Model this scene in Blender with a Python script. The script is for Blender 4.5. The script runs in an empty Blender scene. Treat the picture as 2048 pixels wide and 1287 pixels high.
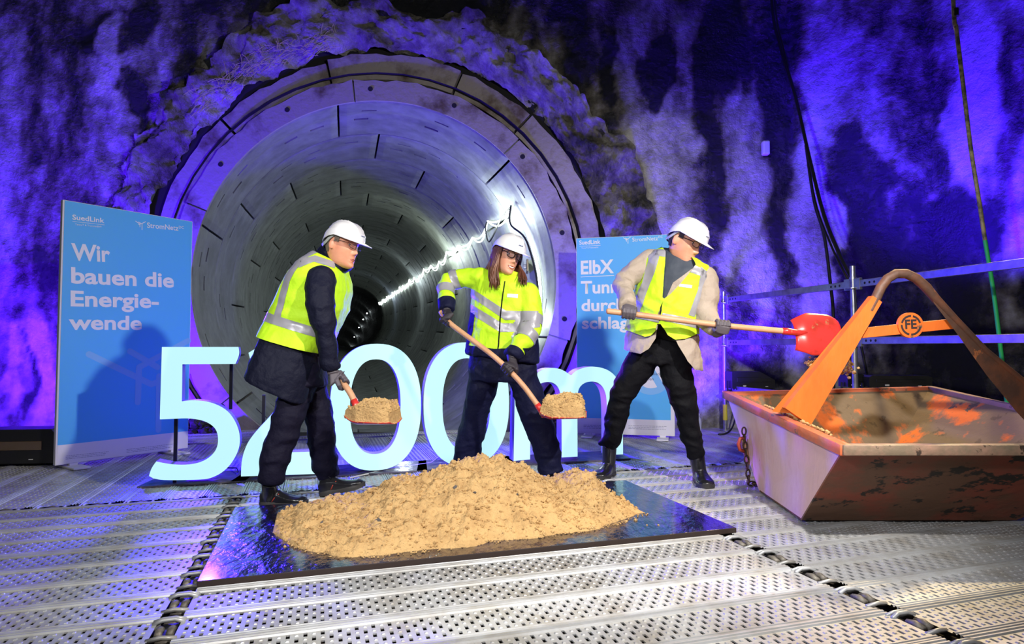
import bpy, bmesh, math, random
import numpy as np
from mathutils import Vector, Matrix, Quaternion
PI = math.pi
random.seed(7)
S = bpy.context.scene
COL = S.collection
# ------------------------------------------------------------ camera
F = 1260.0; CH = 0.95; PITCH = math.atan(51.5 / F)
cam_d = bpy.data.cameras.new('camera'); cam = bpy.data.objects.new('camera', cam_d); COL.objects.link(cam)
cam_d.sensor_width = 36; cam_d.lens = F / 2048 * 36; cam_d.clip_start = .05; cam_d.clip_end = 400
cam.location = (0, 0, CH); cam.rotation_euler = (PI / 2 + PITCH, 0, 0); S.camera = cam
# ------------------------------------------------------------ world, exposure, lights
w = bpy.data.worlds.new('world'); S.world = w; w.use_nodes = True
w.node_tree.nodes['Background'].inputs[0].default_value = (.55, .62, .8, 1)
w.node_tree.nodes['Background'].inputs[1].default_value = .05
S.view_settings.view_transform = 'Standard'; S.view_settings.look = 'None'
S.view_settings.gamma = 1; S.view_settings.exposure = 0.0; S.view_settings.use_curve_mapping = False
S.cycles.max_bounces = 5; S.cycles.diffuse_bounces = 2; S.cycles.glossy_bounces = 3
S.cycles.transmission_bounces = 4; S.cycles.sample_clamp_indirect = 4
S.cycles.caustics_reflective = False; S.cycles.caustics_refractive = False

def lamp(kind, loc, to, col, power, size=.2, spot=None, blend=.5):
    d = bpy.data.lights.new(kind.lower() + '_lamp', kind); d.color = col; d.energy = power
    if kind == 'AREA': d.size = size
    else: d.shadow_soft_size = size
    if kind == 'SPOT': d.spot_size = math.radians(spot); d.spot_blend = blend
    o = bpy.data.objects.new(kind.lower() + '_lamp', d); COL.objects.link(o); o.location = loc
    o.rotation_euler = (Vector(to) - Vector(loc)).to_track_quat('-Z', 'Y').to_euler()
    return o
VIO = (.062, .006, 1.0)
lamp('SPOT', (1.62, 1.75, 2.42), (-.2, 4.6, .75), (1, .95, .89), 490, .05, 114, .5)      # key, right of camera
lamp('SPOT', (-1.9, -.5, 2.6), (.9, 4.6, .75), (.97, .97, 1), 560, .12, 58, .45)        # second, left of camera
lamp('SPOT', (-.2, -.8, 3.6), (-.5, 2.7, .0), (1, .97, .92), 290, .5, 100, .9)            # broad fill added above the camera to brighten faces and deck
lamp('SPOT', (4.3, 6.0, 4.4), (2.9, 2.4, 0), (1, .74, .36), 1100, .1, 62, .6)           # warm light behind the skip
lamp('SPOT', (-4.5, 5.7, .3), (-4.3, 7.5, 1.9), VIO, 1700, .12, 150, .7)            # wall washers
lamp('SPOT', (-6.4, 5.8, .3), (-6.1, 7.5, 1.9), VIO, 1100, .12, 150, .7)
lamp('SPOT', (1.9, 6.6, .4), (1.7, 7.5, 1.5), VIO, 850, .12, 145, .7)
lamp('SPOT', (2.72, 7.22, .86), (3.0, 7.6, 1.5), VIO, 170, .12, 150, .7)
lamp('SPOT', (4.0, 5.6, 1.3), (5.0, 6.6, 4.2), (.035, .001, 1), 2100, .12, 100, .8)
lamp('SPOT', (-3.0, 6.3, 1.5), (0, 3.4, .1), (.03, .008, 1), 1150, .1, 90, .8)                  # blue wash over letters and people
lamp('SPOT', (-.6, 6.6, .9), (-.5, 4.3, .0), (.03, .008, 1), 400, .1, 120, .8)
lamp('SPOT', (-.4, 6.5, 1.0), (1.75, 3.8, .4), (.30, .03, 1), 420, .1, 34, .6)       # violet wash on the end of the skip

# ------------------------------------------------------------ coordinates
def at(px, py, Y):
    x = (px - 1024) / F; v = (643.5 - py) / F
    dy = math.cos(PITCH) - v * math.sin(PITCH); dz = math.sin(PITCH) + v * math.cos(PITCH)
    return Vector((x / dy * Y, Y, CH + dz / dy * Y))
def ground(px, py, z=0.0):
    x = (px - 1024) / F; v = (643.5 - py) / F
    dy = math.cos(PITCH) - v * math.sin(PITCH); dz = math.sin(PITCH) + v * math.cos(PITCH)
    k = (z - CH) / dz
    return Vector((x * k, dy * k, z))
TH = math.radians(17.2); CT, ST = math.cos(TH), math.sin(TH)
D1 = Vector((CT, ST, 0)); D2 = Vector((-ST, CT, 0)); UP = Vector((0, 0, 1))
def uv(u, v, z=0.0): return D1 * u + D2 * v + UP * z
def onplane(px, py, P, N):
    a = at(px, py, 1.0) - Vector((0, 0, CH)); o = Vector((0, 0, CH))
    return o + a * ((P - o).dot(N) / a.dot(N))

# ------------------------------------------------------------ noise
def _h(i, j, k, s):
    n = (i * 374761393 + j * 668265263 + k * 2147483647 + s * 974634777) & 0xffffffff
    n = ((n ^ (n >> 13)) * 1274126177) & 0xffffffff
    return ((n ^ (n >> 16)) & 0xffffff) / float(0xffffff)
def vnoise(p, seed=0):
    p = np.asarray(p, dtype=float); f = np.floor(p).astype(np.int64); t = p - f; t = t * t * (3 - 2 * t)
    r = 0
    for a in (0, 1):
        for b in (0, 1):
            for c in (0, 1):
                wgt = (t[..., 0] if a else 1 - t[..., 0]) * (t[..., 1] if b else 1 - t[..., 1]) * (t[..., 2] if c else 1 - t[..., 2])
                r = r + wgt * _h(f[..., 0] + a, f[..., 1] + b, f[..., 2] + c, seed)
    return r * 2 - 1
def fbm(p, oct=4, seed=0, gain=.5):
    p = np.asarray(p, dtype=float); r = 0; a = 1; 
    for o in range(oct):
        r = r + a * vnoise(p * (2.03 ** o) + 17.3 * o, seed + o); a *= gain
    return r

# ------------------------------------------------------------ materials
MATS = {}
def mat(name, col, rough=.6, metal=0.0, var=None, bump=None, emit=None, spec=.5, coat=0, speck=None, stretch=(1, 1, 1), rand=0, alpha=None, sheen=0):
    """var=(scale, colour2, lo, hi); bump=(scale, strength, dist); speck=(scale, colour, threshold)"""
    m = bpy.data.materials.new(name); m.use_nodes = True; MATS[name] = m
    nt = m.node_tree; N = nt.nodes; L = nt.links; b = N['Principled BSDF']
    b.inputs['Base Color'].default_value = (*col, 1); b.inputs['Roughness'].default_value = rough
    b.inputs['Metallic'].default_value = metal; b.inputs['Specular IOR Level'].default_value = spec
    b.inputs['Coat Weight'].default_value = coat; b.inputs['Coat Roughness'].default_value = .1
    if sheen: b.inputs['Sheen Weight'].default_value = sheen
    tc = N.new('ShaderNodeTexCoord'); mp = N.new('ShaderNodeMapping'); mp.inputs['Scale'].default_value = stretch
    L.new(tc.outputs['Object'], mp.inputs['Vector']); out = None
    if var:
        nz = N.new('ShaderNodeTexNoise'); nz.inputs['Scale'].default_value = var[0]; nz.inputs['Detail'].default_value = 6
        nz.inputs['Roughness'].default_value = .62
        L.new(mp.outputs[0], nz.inputs['Vector'])
        mr = N.new('ShaderNodeMapRange'); mr.inputs[1].default_value = var[2]; mr.inputs[2].default_value = var[3]
        L.new(nz.outputs['Fac'], mr.inputs[0])
        mx = N.new('ShaderNodeMix'); mx.data_type = 'RGBA'; mx.inputs[6].default_value = (*col, 1); mx.inputs[7].default_value = (*var[1], 1)
        L.new(mr.outputs[0], mx.inputs[0]); out = mx.outputs[2]
    if speck:
        nz = N.new('ShaderNodeTexNoise'); nz.inputs['Scale'].default_value = speck[0]; nz.inputs['Detail'].default_value = 4
        nz.inputs['Roughness'].default_value = .7
        L.new(mp.outputs[0], nz.inputs['Vector'])
        mr = N.new('ShaderNodeMapRange'); mr.inputs[1].default_value = speck[2]; mr.inputs[2].default_value = speck[2] + .04
        L.new(nz.outputs['Fac'], mr.inputs[0])
        mx = N.new('ShaderNodeMix'); mx.data_type = 'RGBA'; mx.inputs[7].default_value = (*speck[1], 1)
        if out: L.new(out, mx.inputs[6])
        else: mx.inputs[6].default_value = (*col, 1)
        L.new(mr.outputs[0], mx.inputs[0]); out = mx.outputs[2]
    if rand:
        oi = N.new('ShaderNodeObjectInfo'); mr = N.new('ShaderNodeMapRange'); mr.inputs[3].default_value = 1 - rand; mr.inputs[4].default_value = 1 + rand
        L.new(oi.outputs['Random'], mr.inputs[0])
        hv = N.new('ShaderNodeHueSaturation')
        if out: L.new(out, hv.inputs['Color'])
        else: hv.inputs['Color'].default_value = (*col, 1)
        L.new(mr.outputs[0], hv.inputs['Value']); out = hv.outputs[0]
    if out: L.new(out, b.inputs['Base Color'])
    if bump:
        nz = N.new('ShaderNodeTexNoise'); nz.inputs['Scale'].default_value = bump[0]; nz.inputs['Detail'].default_value = 5
        L.new(mp.outputs[0], nz.inputs['Vector'])
        bp = N.new('ShaderNodeBump'); bp.inputs['Strength'].default_value = bump[1]; bp.inputs['Distance'].default_value = bump[2] if len(bump) > 2 else .01
        L.new(nz.outputs['Fac'], bp.inputs['Height']); L.new(bp.outputs[0], b.inputs['Normal'])
    if emit:
        b.inputs['Emission Color'].default_value = (*emit[0], 1); b.inputs['Emission Strength'].default_value = emit[1]
    if alpha is not None: b.inputs['Alpha'].default_value = alpha
    return m
def srgb(r, g, b):
    f = lambda c: (c / 255 / 12.92) if c <= 10 else ((c / 255 + .055) / 1.055) ** 2.4
    return (f(r), f(g), f(b))

# ------------------------------------------------------------ mesh helpers
def mesh(name, V, Fc, mats, fm=None, smooth=False):
    me = bpy.data.meshes.new(name); me.from_pydata([tuple(v) for v in V], [], Fc)
    if not isinstance(mats, (list, tuple)): mats = [mats]
    for m in mats: me.materials.append(m)
    if fm is not None: me.polygons.foreach_set('material_index', fm)
    if smooth: me.polygons.foreach_set('use_smooth', [True] * len(me.polygons))
    me.update(); return me
def ob(name, me, parent=None, loc=None, rot=None, kind=None):
    o = bpy.data.objects.new(name, me); COL.objects.link(o)
    if loc is not None: o.location = loc
    if rot is not None: o.rotation_euler = rot
    if parent is not None: o.parent = parent
    if kind: o['kind'] = kind
    return o
def tag(o, label, cat=None, group=None):
    o['label'] = label
    if cat: o['category'] = cat
    if group: o['group'] = group
    return o
def empty(name, loc=(0, 0, 0), label=None, cat=None, group=None, rotz=0):
    o = bpy.data.objects.new(name, None); COL.objects.link(o); o.location = loc; o.rotation_euler = (0, 0, rotz); o.empty_display_size = .1
    if label: tag(o, label, cat, group)
    return o
class MB:
    """collects shapes into one mesh"""
    def __init__(s): s.V = []; s.F = []; s.M = []
    def add(s, V, Fc, m=0):
        n = len(s.V); s.V += [Vector(v) for v in V]; s.F += [tuple(i + n for i in f) for f in Fc]; s.M += [m] * len(Fc); return s
    def box(s, c, sz, m=0, R=None, bev=0):
        c = Vector(c); hx, hy, hz = sz[0] / 2, sz[1] / 2, sz[2] / 2
        b = min(bev, hx * .9, hy * .9, hz * .9)
        if b <= 0:
            V = [Vector((x * hx, y * hy, z * hz)) for x in (-1, 1) for y in (-1, 1) for z in (-1, 1)]
            Fc = [(0, 1, 3, 2), (4, 6, 7, 5), (0, 4, 5, 1), (2, 3, 7, 6), (0, 2, 6, 4), (1, 5, 7, 3)]
        else:
            bm = bmesh.new(); bmesh.ops.create_cube(bm, size=1)
            bmesh.ops.scale(bm, vec=(hx * 2, hy * 2, hz * 2), verts=bm.verts)
            bmesh.ops.bevel(bm, geom=bm.edges[:], offset=b, segments=2, affect='EDGES', profile=.5)
            bm.verts.index_update(); V = [v.co.copy() for v in bm.verts]; Fc = [tuple(v.index for v in f.verts) for f in bm.faces]; bm.free()
        if R is not None: V = [R @ v for v in V]
        return s.add([c + v for v in V], Fc, m)
    def tube(s, pts, rad, n=10, m=0, cap=True, flat=1.0, ref=None):
        pts = [Vector(p) for p in pts]; k = len(pts)
        if not isinstance(rad, (list, tuple)): rad = [rad] * k
        T = []
        for i in range(k):
            t = pts[min(i + 1, k - 1)] - pts[max(i - 1, 0)]; T.append(t.normalized() if t.length > 1e-9 else Vector((0, 0, 1)))
        r = Vector(ref) if ref is not None else (UP if abs(T[0].z) < .9 else Vector((1, 0, 0)))
        a = (r - T[0] * r.dot(T[0])).normalized(); V = []
        for i in range(k):
            a = (a - T[i] * a.dot(T[i])).normalized(); b = T[i].cross(a)
            ra = rad[i] if isinstance(rad[i], (list, tuple)) else (rad[i], rad[i] * flat)
            for j in range(n):
                q = 2 * PI * j / n; V.append(pts[i] + a * (math.cos(q) * ra[0]) + b * (math.sin(q) * ra[1]))
        Fc = [(i * n + j, i * n + (j + 1) % n, (i + 1) * n + (j + 1) % n, (i + 1) * n + j) for i in range(k - 1) for j in range(n)]
        if cap: Fc += [tuple(range(n - 1, -1, -1)), tuple((k - 1) * n + j for j in range(n))]
        return s.add(V, Fc, m)
    def rings(s, R, cap=True, m=0, closed=True):
        """R: list of equal-length point rings"""
        n = len(R[0]); V = [p for r in R for p in r]; k = len(R)
        Fc = [(i * n + j, i * n + (j + 1) % n, (i + 1) * n + (j + 1) % n, (i + 1) * n + j) for i in range(k - 1) for j in range(n if closed else n - 1)]
        if cap: Fc += [tuple(range(n - 1, -1, -1)), tuple((k - 1) * n + j for j in range(n))]
        return s.add(V, Fc, m)
    def prism(s, poly, thick, org, ax, ay, an, m=0, side=None):
        """polygon (list of 2D) extruded along -an by thick; holes not supported"""
        n = len(poly); A = [org + ax * p[0] + ay * p[1] for p in poly]; B = [p - an * thick for p in A]
        s.add(A + B, [tuple(range(n))], m); base = len(s.V) - 2 * n
        s.F.append(tuple(base + n + j for j in range(n - 1, -1, -1))); s.M.append(side if side is not None else m)
        for j in range(n):
            s.F.append((base + j, base + n + j, base + n + (j + 1) % n, base + (j + 1) % n)); s.M.append(side if side is not None else m)
        return s
    def ball(s, c, r, n=12, m=0, R=None):
        if not isinstance(r, (list, tuple)): r = (r, r, r)
        Rg = []
        for i in range(1, n):
            a = PI * i / n; Rg.append([Vector((math.sin(a) * math.cos(2 * PI * j / n) * r[0], math.sin(a) * math.sin(2 * PI * j / n) * r[1], math.cos(a) * r[2])) for j in range(n)])
        if R is not None: Rg = [[R @ v for v in q] for q in Rg]
        return s.rings([[Vector(c) + v for v in q] for q in Rg], True, m)
    def build(s, name, mats, parent=None, smooth=False, loc=None, fixn=True, kind=None):
        off = Vector(loc) if loc is not None else Vector((0, 0, 0))
        me = mesh(name, [v - off for v in s.V], s.F, mats, s.M, smooth)
        if fixn:
            bm = bmesh.new(); bm.from_mesh(me); bmesh.ops.recalc_face_normals(bm, faces=bm.faces[:]); bm.to_mesh(me); bm.free()
        return ob(name, me, parent, loc=off if loc is not None else None, kind=kind)
def autosmooth(o, ang=35):
    me = o.data; me.polygons.foreach_set('use_smooth', [True] * len(me.polygons))
    try: me.set_sharp_from_angle(angle=math.radians(ang))
    except Exception: pass
    return o
def remesh(o, vox, smooth=2, fac=.5):
    """apply voxel remesh + smoothing, return numpy coordinates setter"""
    m = o.modifiers.new('r', 'REMESH'); m.mode = 'VOXEL'; m.voxel_size = vox; m.use_smooth_shade = True
    if smooth:
        q = o.modifiers.new('s', 'SMOOTH'); q.factor = fac; q.iterations = smooth
    dg = bpy.context.evaluated_depsgraph_get(); dg.update()
    me = bpy.data.meshes.new_from_object(o.evaluated_get(dg), preserve_all_data_layers=False, depsgraph=dg)
    o.modifiers.clear(); mats = list(o.data.materials); old = o.data; o.data = me
    me.materials.clear()
    for k in mats: me.materials.append(k)
    bpy.data.meshes.remove(old)
    return o
def getco(me):
    a = np.empty(len(me.vertices) * 3); me.vertices.foreach_get('co', a); return a.reshape(-1, 3)
def setco(me, a): me.vertices.foreach_set('co', np.ascontiguousarray(a).ravel()); me.update()
def getno(me):
    a = np.empty(len(me.vertices) * 3); me.vertices.foreach_get('normal', a); return a.reshape(-1, 3)

def text_mesh(txt, p_left, p_right, nrm, mt, name, parent, bold=.0, hy=1.0, lift=.004, depth=.0015, up=None, htop=None):
    """text whose baseline runs from p_left to p_right on a plane with normal nrm"""
    cu = bpy.data.curves.new('t', 'FONT'); cu.body = txt; cu.size = 1; cu.offset = bold; cu.extrude = 0; cu.resolution_u = 4
    t = bpy.data.objects.new('t', cu); COL.objects.link(t)
    dg = bpy.context.evaluated_depsgraph_get(); dg.update()
    me = bpy.data.meshes.new_from_object(t.evaluated_get(dg)); bpy.data.objects.remove(t)
    co = getco(me); x0, x1 = co[:, 0].min(), co[:, 0].max()
    wd = (p_right - p_left).length; k = wd / (x1 - x0)
    if htop: hy = htop / (co[:, 1].max() * k)
    ax = (p_right - p_left).normalized(); ay = nrm.cross(ax).normalized() if up is None else up
    if ay.z < 0: ay = -ay
    out = np.array([(p_left + nrm * lift + ax * ((c[0] - x0) * k) + ay * (c[1] * k * hy))[:] for c in co])
    setco(me, out); me.materials.clear(); me.materials.append(mt)
    return ob(name, me, parent)
# ------------------------------------------------------------ setting materials
M_sub = mat('deck_underside', (.012, .009, .007), .9, var=(3, (.03, .02, .012), .4, .7))
M_plank = mat('galvanised_steel', (.50, .51, .52), .42, .38, var=(5, (.30, .27, .22), .45, .78), bump=(60, .25, .002), rand=.20, speck=(1.6, (.26, .17, .10), .70))
M_seg = mat('segment_concrete', (.24, .25, .235), .55, 0, var=(3, (.12, .125, .115), .35, .7), bump=(30, .2, .004), rand=.16)
M_void = mat('dark_gap', (.01, .01, .011), .9)
M_steel = mat('rail_steel', (.42, .43, .46), .35, .8, var=(12, (.25, .25, .27), .4, .7))
M_black = mat('black_plastic', (.012, .012, .014), .4, 0, bump=(50, .1))
M_rub = mat('black_cable_rubber', (.01, .01, .01), .5)
M_white = mat('white_plastic', (.75, .74, .74), .35)

# ------------------------------------------------------------ floor: perforated deck planks
PW, PL = .235, 2.395
def plank_mesh():
    mb = MB(); nc = 86; nr = 5; du = PL / (nc + 1); e = PW / 2 - .03; dv = 2 * e / nr; V = []; Fc = []
    hw, hl = .0064, .0138
    def q(a, b, c, d): n = len(V); V.extend((a, b, c, d)); Fc.append((n, n + 1, n + 2, n + 3))
    for i in range(nc):
        for j in range(nr):
            x0 = -PL / 2 + du * (i + .5); y0 = -e + dv * j; x1, y1 = x0 + du, y0 + dv; cx, cy = (x0 + x1) / 2, (y0 + y1) / 2
            hole = (i + j) % 2 == 0
            a, b_ = (hw, hl) if hole else (.006, .006)
            z = -.005 if hole else .0035
            O = [(x0, y0, 0), (x1, y0, 0), (x1, y1, 0), (x0, y1, 0)]
            I = [(cx - a, cy - b_, 0), (cx + a, cy - b_, 0), (cx + a, cy + b_, 0), (cx - a, cy + b_, 0)]
            s = 1 if hole else .55
            B = [(cx - a * s, cy - b_ * s, z), (cx + a * s, cy - b_ * s, z), (cx + a * s, cy + b_ * s, z), (cx - a * s, cy + b_ * s, z)]
            n = len(V); V.extend(O + I + B)
            for k in range(4):
                k2 = (k + 1) % 4
                Fc.append((n + k, n + k2, n + 4 + k2, n + 4 + k)); Fc.append((n + 4 + k, n + 4 + k2, n + 8 + k2, n + 8 + k))
            if not hole: Fc.append((n + 8, n + 9, n + 10, n + 11))
    # ends and ribbed flanges
    for sx in (-1, 1):
        xa, xb = sx * (PL / 2 - du * .5), sx * PL / 2
        q((min(xa, xb), -e, 0), (max(xa, xb), -e, 0), (max(xa, xb), e, 0), (min(xa, xb), e, 0))
    L = PL / 2
    for sy in (-1, 1):
        prof = [(e, 0), (e + .004, .006), (e + .010, .006), (e + .013, .001), (e + .017, .001), (e + .020, .007), (e + .0265, .007), (e + .0285, .003), (e + .0285, -.045)]
        for (a, za), (b_, zb) in zip(prof, prof[1:]):
            if sy > 0: q((-L, a, za), (L, a, za), (L, b_, zb), (-L, b_, zb))
            else: q((-L, -b_, zb), (L, -b_, zb), (L, -a, za), (-L, -a, za))
    return mesh('deck_plank', V, Fc, M_plank)
floor = ob('floor', mesh('floor', [(-12, -3, -.14), (10, -3, -.14), (10, 8.2, -.14), (-12, 8.2, -.14)], [(0, 1, 2, 3)], M_sub), kind='structure')
tag(floor, 'temporary deck of perforated galvanised planks over the shaft floor')
pm = plank_mesh(); rng = random.Random(3)
def plank(u, v, rot):
    p = uv(u, v, rng.uniform(-.0015, .0025))
    ob('deck_plank', pm, floor, loc=p, rot=(rng.uniform(-.004, .004), 0, TH + rot + rng.uniform(-.0015, .0015)))
MOD = 2.47; U0 = -.475; VF = 4.40
for k in range(-2, 3):
    for i in range(14):
        u = U0 + MOD * (k + .5); v = VF - PW * (i + .5)
        c = uv(u, v)
        if c.y < .9: continue
        if k == -2 and v < 3.6: continue
        plank(u, v, 0)
nr = 0
for i in range(-15, 23):
    u = U0 + .035 + PW * (i + .5) + .0021 * i * 10 * 0
    u += math.floor(i * PW / (MOD - .11)) * .0
    plank(u, VF + .06 + PL / 2, PI / 2)
for k in range(-2, 3):
    for i in range(10):
        u = U0 + MOD * (k + .5); v = VF + .12 + PL + PW * (i + .5); c = uv(u, v)
        if c.y > 7.1 + (0 if c.x > 1 or c.x < -4 else -.1): continue
        plank(u, v, 0)
# coupling hooks in the joints
def hook_mesh():
    mb = MB()
    for sy in (-1, 1):
        mb.tube([(.018 * sy, -.03, -.004), (.018 * sy, .0, .004), (.018 * sy, .03, -.004)], .013, 8, 0)
    mb.tube([(-.05, .062, .002), (-.02, .066, .013), (.02, .066, .013), (.05, .062, .002)], .0085, 6, 1)
    mb.tube([(-.05, .088, .002), (-.02, .084, .011), (.02, .084, .011), (.05, .088, .002)], .007, 6, 1)
    mb.tube([(-.045, -.062, .0), (0, -.07, .01), (.045, -.062, .0)], .008, 6, 1)
    mb.box((0, 0, -.03), (.05, .235, .02), 0)
    me = mesh('coupling_hook', mb.V, mb.F, [mat('hook_steel', (.20, .18, .15), .55, .3, var=(40, (.07, .06, .05), .4, .7)), M_plank], mb.M, True); return me
hm = hook_mesh()
for k in range(-1, 3):
    for i in range(14):
        ob('coupling_hook', hm, floor, loc=uv(U0 + MOD * k, VF - PW * (i + .5), -.002), rot=(0, 0, TH + rng.uniform(-.05, .05)))
for i in range(-14, 24):
    ob('coupling_hook', hm, floor, loc=uv(U0 + .035 + PW * (i + .5), VF + .03, -.008), rot=(0, 0, TH + PI / 2))

# ------------------------------------------------------------ tunnel
TC = Vector((-1.67, 7.6, 1.76)); TD = Vector((-.265, 1, .032)); TR = 2.2; RL = 1.33
tun = MB()
def tcen(s):
    c = TC + TD * s
    if s > 44: q = s - 44; c = c + Vector((-.0016 * q * q, 0, -.0045 * q * q))
    return c
for (s0, s1) in ((-.02, 130),):
    R = []
    for i in range(60):
        s = s0 + (s1 - s0) * i / 59; c = tcen(s); R.append([c + Vector((math.cos(a) * 2.56, 0, math.sin(a) * 2.56)) for a in [2 * PI * j / 48 for j in range(48)]])
    tun.rings(R, False)
tunnel = tun.build('wall_tunnel', M_void, smooth=True, kind='structure')  # dark outer sleeve added behind the lining segments to block light
tag(tunnel, 'round tunnel lined with staggered grey concrete segments')
def seg_mesh(a0, a1):
    na, ns = 24, 12; V = []; Fc = []
    g = .007
    ss = [g, .05, .30, .34, .45, .475, .60, .66, .95, 1.0, 1.2, 1.28, RL - g]
    A = [a0 + .0065 + (a1 - a0 - .013) * i / na for i in range(na + 1)]
    rr = random.Random(int(a0 * 100)); pock = set()
    for k in range(3): pock.add((rr.choice([2, 6, 10, 16, 20]), 6)); pock.add((rr.choice([3, 9, 14, 19]), 2))
    def P(a, r, s): return (math.cos(a) * r + TD.x * s, s, math.sin(a) * r + TD.z * s)
    idx = {}
    for i in range(na + 1):
        for j, s in enumerate(ss):
            r = TR
            if j in (0, len(ss) - 1) or i in (0, na): r += .012
            if j in (4,): r += .010
            if j in (5,): r += .010
            idx[i, j] = len(V); V.append(P(A[i], r, s))
    for i in range(na):
        for j in range(len(ss) - 1):
            q = (idx[i, j], idx[i, j + 1], idx[i + 1, j + 1], idx[i + 1, j])
            if (i, j) in pock or (i - 1, j) in pock:
                r2 = TR + .07
                n = len(V); V.extend([P(A[i], r2, ss[j]), P(A[i], r2, ss[j + 1]), P(A[i + 1], r2, ss[j + 1]), P(A[i + 1], r2, ss[j])])
                for k in range(4):
                    if (i, j) in pock and k == 2: continue
                    if (i - 1, j) in pock and k == 0: continue
                    Fc.append((q[k], q[(k + 1) % 4], n + (k + 1) % 4, n + k))
                Fc.append((n, n + 1, n + 2, n + 3))
            else: Fc.append(q)
    # front, back and side faces
    for j, s in ((0, g), (len(ss) - 1, RL - g)):
        n = len(V); V.extend([P(a, TR + .25, s) for a in A])
        for i in range(na): Fc.append((idx[i, j], idx[i + 1, j], n + i + 1, n + i))
    for i in (0, na):
        n = len(V); V.extend([P(A[i], TR + .1, s) for s in ss])
        for j in range(len(ss) - 1): Fc.append((idx[i, j], idx[i, j + 1], n + j + 1, n + j))
    me = mesh('lining_segment', V, Fc, M_seg); return me
NRING = 33
segs = {}
for k in range(NRING):
    off = math.radians([-18, 27, 5][k % 3])
    for q in range(6):
        key = (k % 3, q)
        if key not in segs: segs[key] = seg_mesh(off + q * PI / 3, off + (q + 1) * PI / 3)
        c = TC + TD * (RL * k)
        ob('lining_segment', segs[key], tunnel, loc=c)
far = MB()
k = NRING
while k < 90:
    s = RL * k; c = tcen(s); c2 = tcen(s + RL - .03)
    R = [[c_ + Vector((math.cos(a) * r, 0, math.sin(a) * r)) for a in [2 * PI * j / 40 for j in range(40)]] for c_, r in ((c, 2.3), (c, TR), (c2, TR), (c2, 2.3))]
    far.rings(R, False); k += 1
fo = far.build('lining_ring', M_seg, tunnel, smooth=False); fo['kind'] = 'stuff'

# muddy bottom of the tunnel mouth
# ------------------------------------------------------------ walls
def wallmap(s):
    if s < 3.35: return s, 7.5
    if s < 4.75: d = s - 3.35; return 3.35 + d * .88, 7.5 - d * .475
    d = s - 4.75; return 4.582 + d * .62, 6.835 - d * .785
xs = np.arange(-9, 9.2, .04); zs = np.arange(-.2, 6.6, .04)
GX, GZ = np.meshgrid(xs, zs, indexing='ij')
P = np.stack([GX, GZ, GX * 0], -1)
# surface relief
rel = .028 * fbm(P * np.array([1.6, .9, 1]), 4, 3) + .012 * fbm(P * 7, 3, 9)
seam = np.zeros_like(GX)
for sx in (3.35, 4.75, 6.1, 2.05, -4.9):
    seam += np.exp(-((GX - sx - .02 * vnoise(P * 2, 5)) / .018) ** 2) * (1 if sx > 3 else .5)
rc = np.sqrt((GX - TC.x) ** 2 + (GZ - TC.z) ** 2)
ringn = np.exp(-((rc - 3.35) / .3) ** 2)
rel += ringn * (.05 * fbm(P * 4, 4, 31) + .02)
mp_ = np.vectorize(lambda s: wallmap(s)[0])(xs); mq_ = np.vectorize(lambda s: wallmap(s)[1])(xs)
nx = np.where(xs < 3.35, 0, np.where(xs < 4.75, -.475, -.785)); ny = np.where(xs < 3.35, -1, np.where(xs < 4.75, -.88, -.62))
h = rel - .03 * seam
VX = mp_[:, None] + nx[:, None] * h; VY = mq_[:, None] + ny[:, None] * h
# stain map (albedo): streaky dark and light bands, light mineral plumes; top centre painted dark for uplight falloff
def W(px, py):
    """pixel to wall coordinate"""
    p = at(px, py, 7.5); 
    if p.x < 3.35: return p.x, p.z
    best = None
    for s in np.arange(3.35, 9, .05):
        X, Y = wallmap(s)
        if X / Y > (px - 1024) / F / .999: return s, at(px, py, Y).z
    return 9, p.z
base = .50 + .20 * fbm(P * np.array([1.1, .28, 1]), 4, 50) + .20 * fbm(P * np.array([3.8, 1.3, 1]), 5, 60, .6)
warp = .35 * fbm(P * 1.3, 3, 70); warp2 = .22 * fbm(P * 2.1 + 9, 4, 80)
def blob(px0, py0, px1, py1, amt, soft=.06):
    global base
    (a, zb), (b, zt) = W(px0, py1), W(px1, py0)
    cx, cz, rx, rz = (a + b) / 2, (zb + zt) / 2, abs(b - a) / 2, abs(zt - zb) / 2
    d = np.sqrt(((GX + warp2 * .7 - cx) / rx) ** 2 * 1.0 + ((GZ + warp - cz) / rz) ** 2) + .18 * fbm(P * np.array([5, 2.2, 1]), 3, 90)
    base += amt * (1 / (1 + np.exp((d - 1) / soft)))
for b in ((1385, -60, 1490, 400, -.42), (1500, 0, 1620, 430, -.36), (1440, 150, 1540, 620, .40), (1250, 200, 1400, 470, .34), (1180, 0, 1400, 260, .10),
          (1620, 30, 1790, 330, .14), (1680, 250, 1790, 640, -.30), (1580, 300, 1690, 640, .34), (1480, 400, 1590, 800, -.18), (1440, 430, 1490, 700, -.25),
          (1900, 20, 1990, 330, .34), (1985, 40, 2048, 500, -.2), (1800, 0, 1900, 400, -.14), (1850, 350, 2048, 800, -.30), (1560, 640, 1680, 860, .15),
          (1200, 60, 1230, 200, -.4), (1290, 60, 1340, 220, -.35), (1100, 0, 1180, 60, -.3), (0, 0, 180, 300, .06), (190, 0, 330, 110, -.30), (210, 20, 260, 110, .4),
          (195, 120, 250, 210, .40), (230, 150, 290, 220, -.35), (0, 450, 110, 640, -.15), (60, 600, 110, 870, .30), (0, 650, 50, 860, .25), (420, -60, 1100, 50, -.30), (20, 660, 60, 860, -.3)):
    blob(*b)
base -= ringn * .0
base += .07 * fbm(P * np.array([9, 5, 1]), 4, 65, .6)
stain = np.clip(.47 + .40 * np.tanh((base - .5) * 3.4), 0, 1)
nX, nZ = GX.shape
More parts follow.
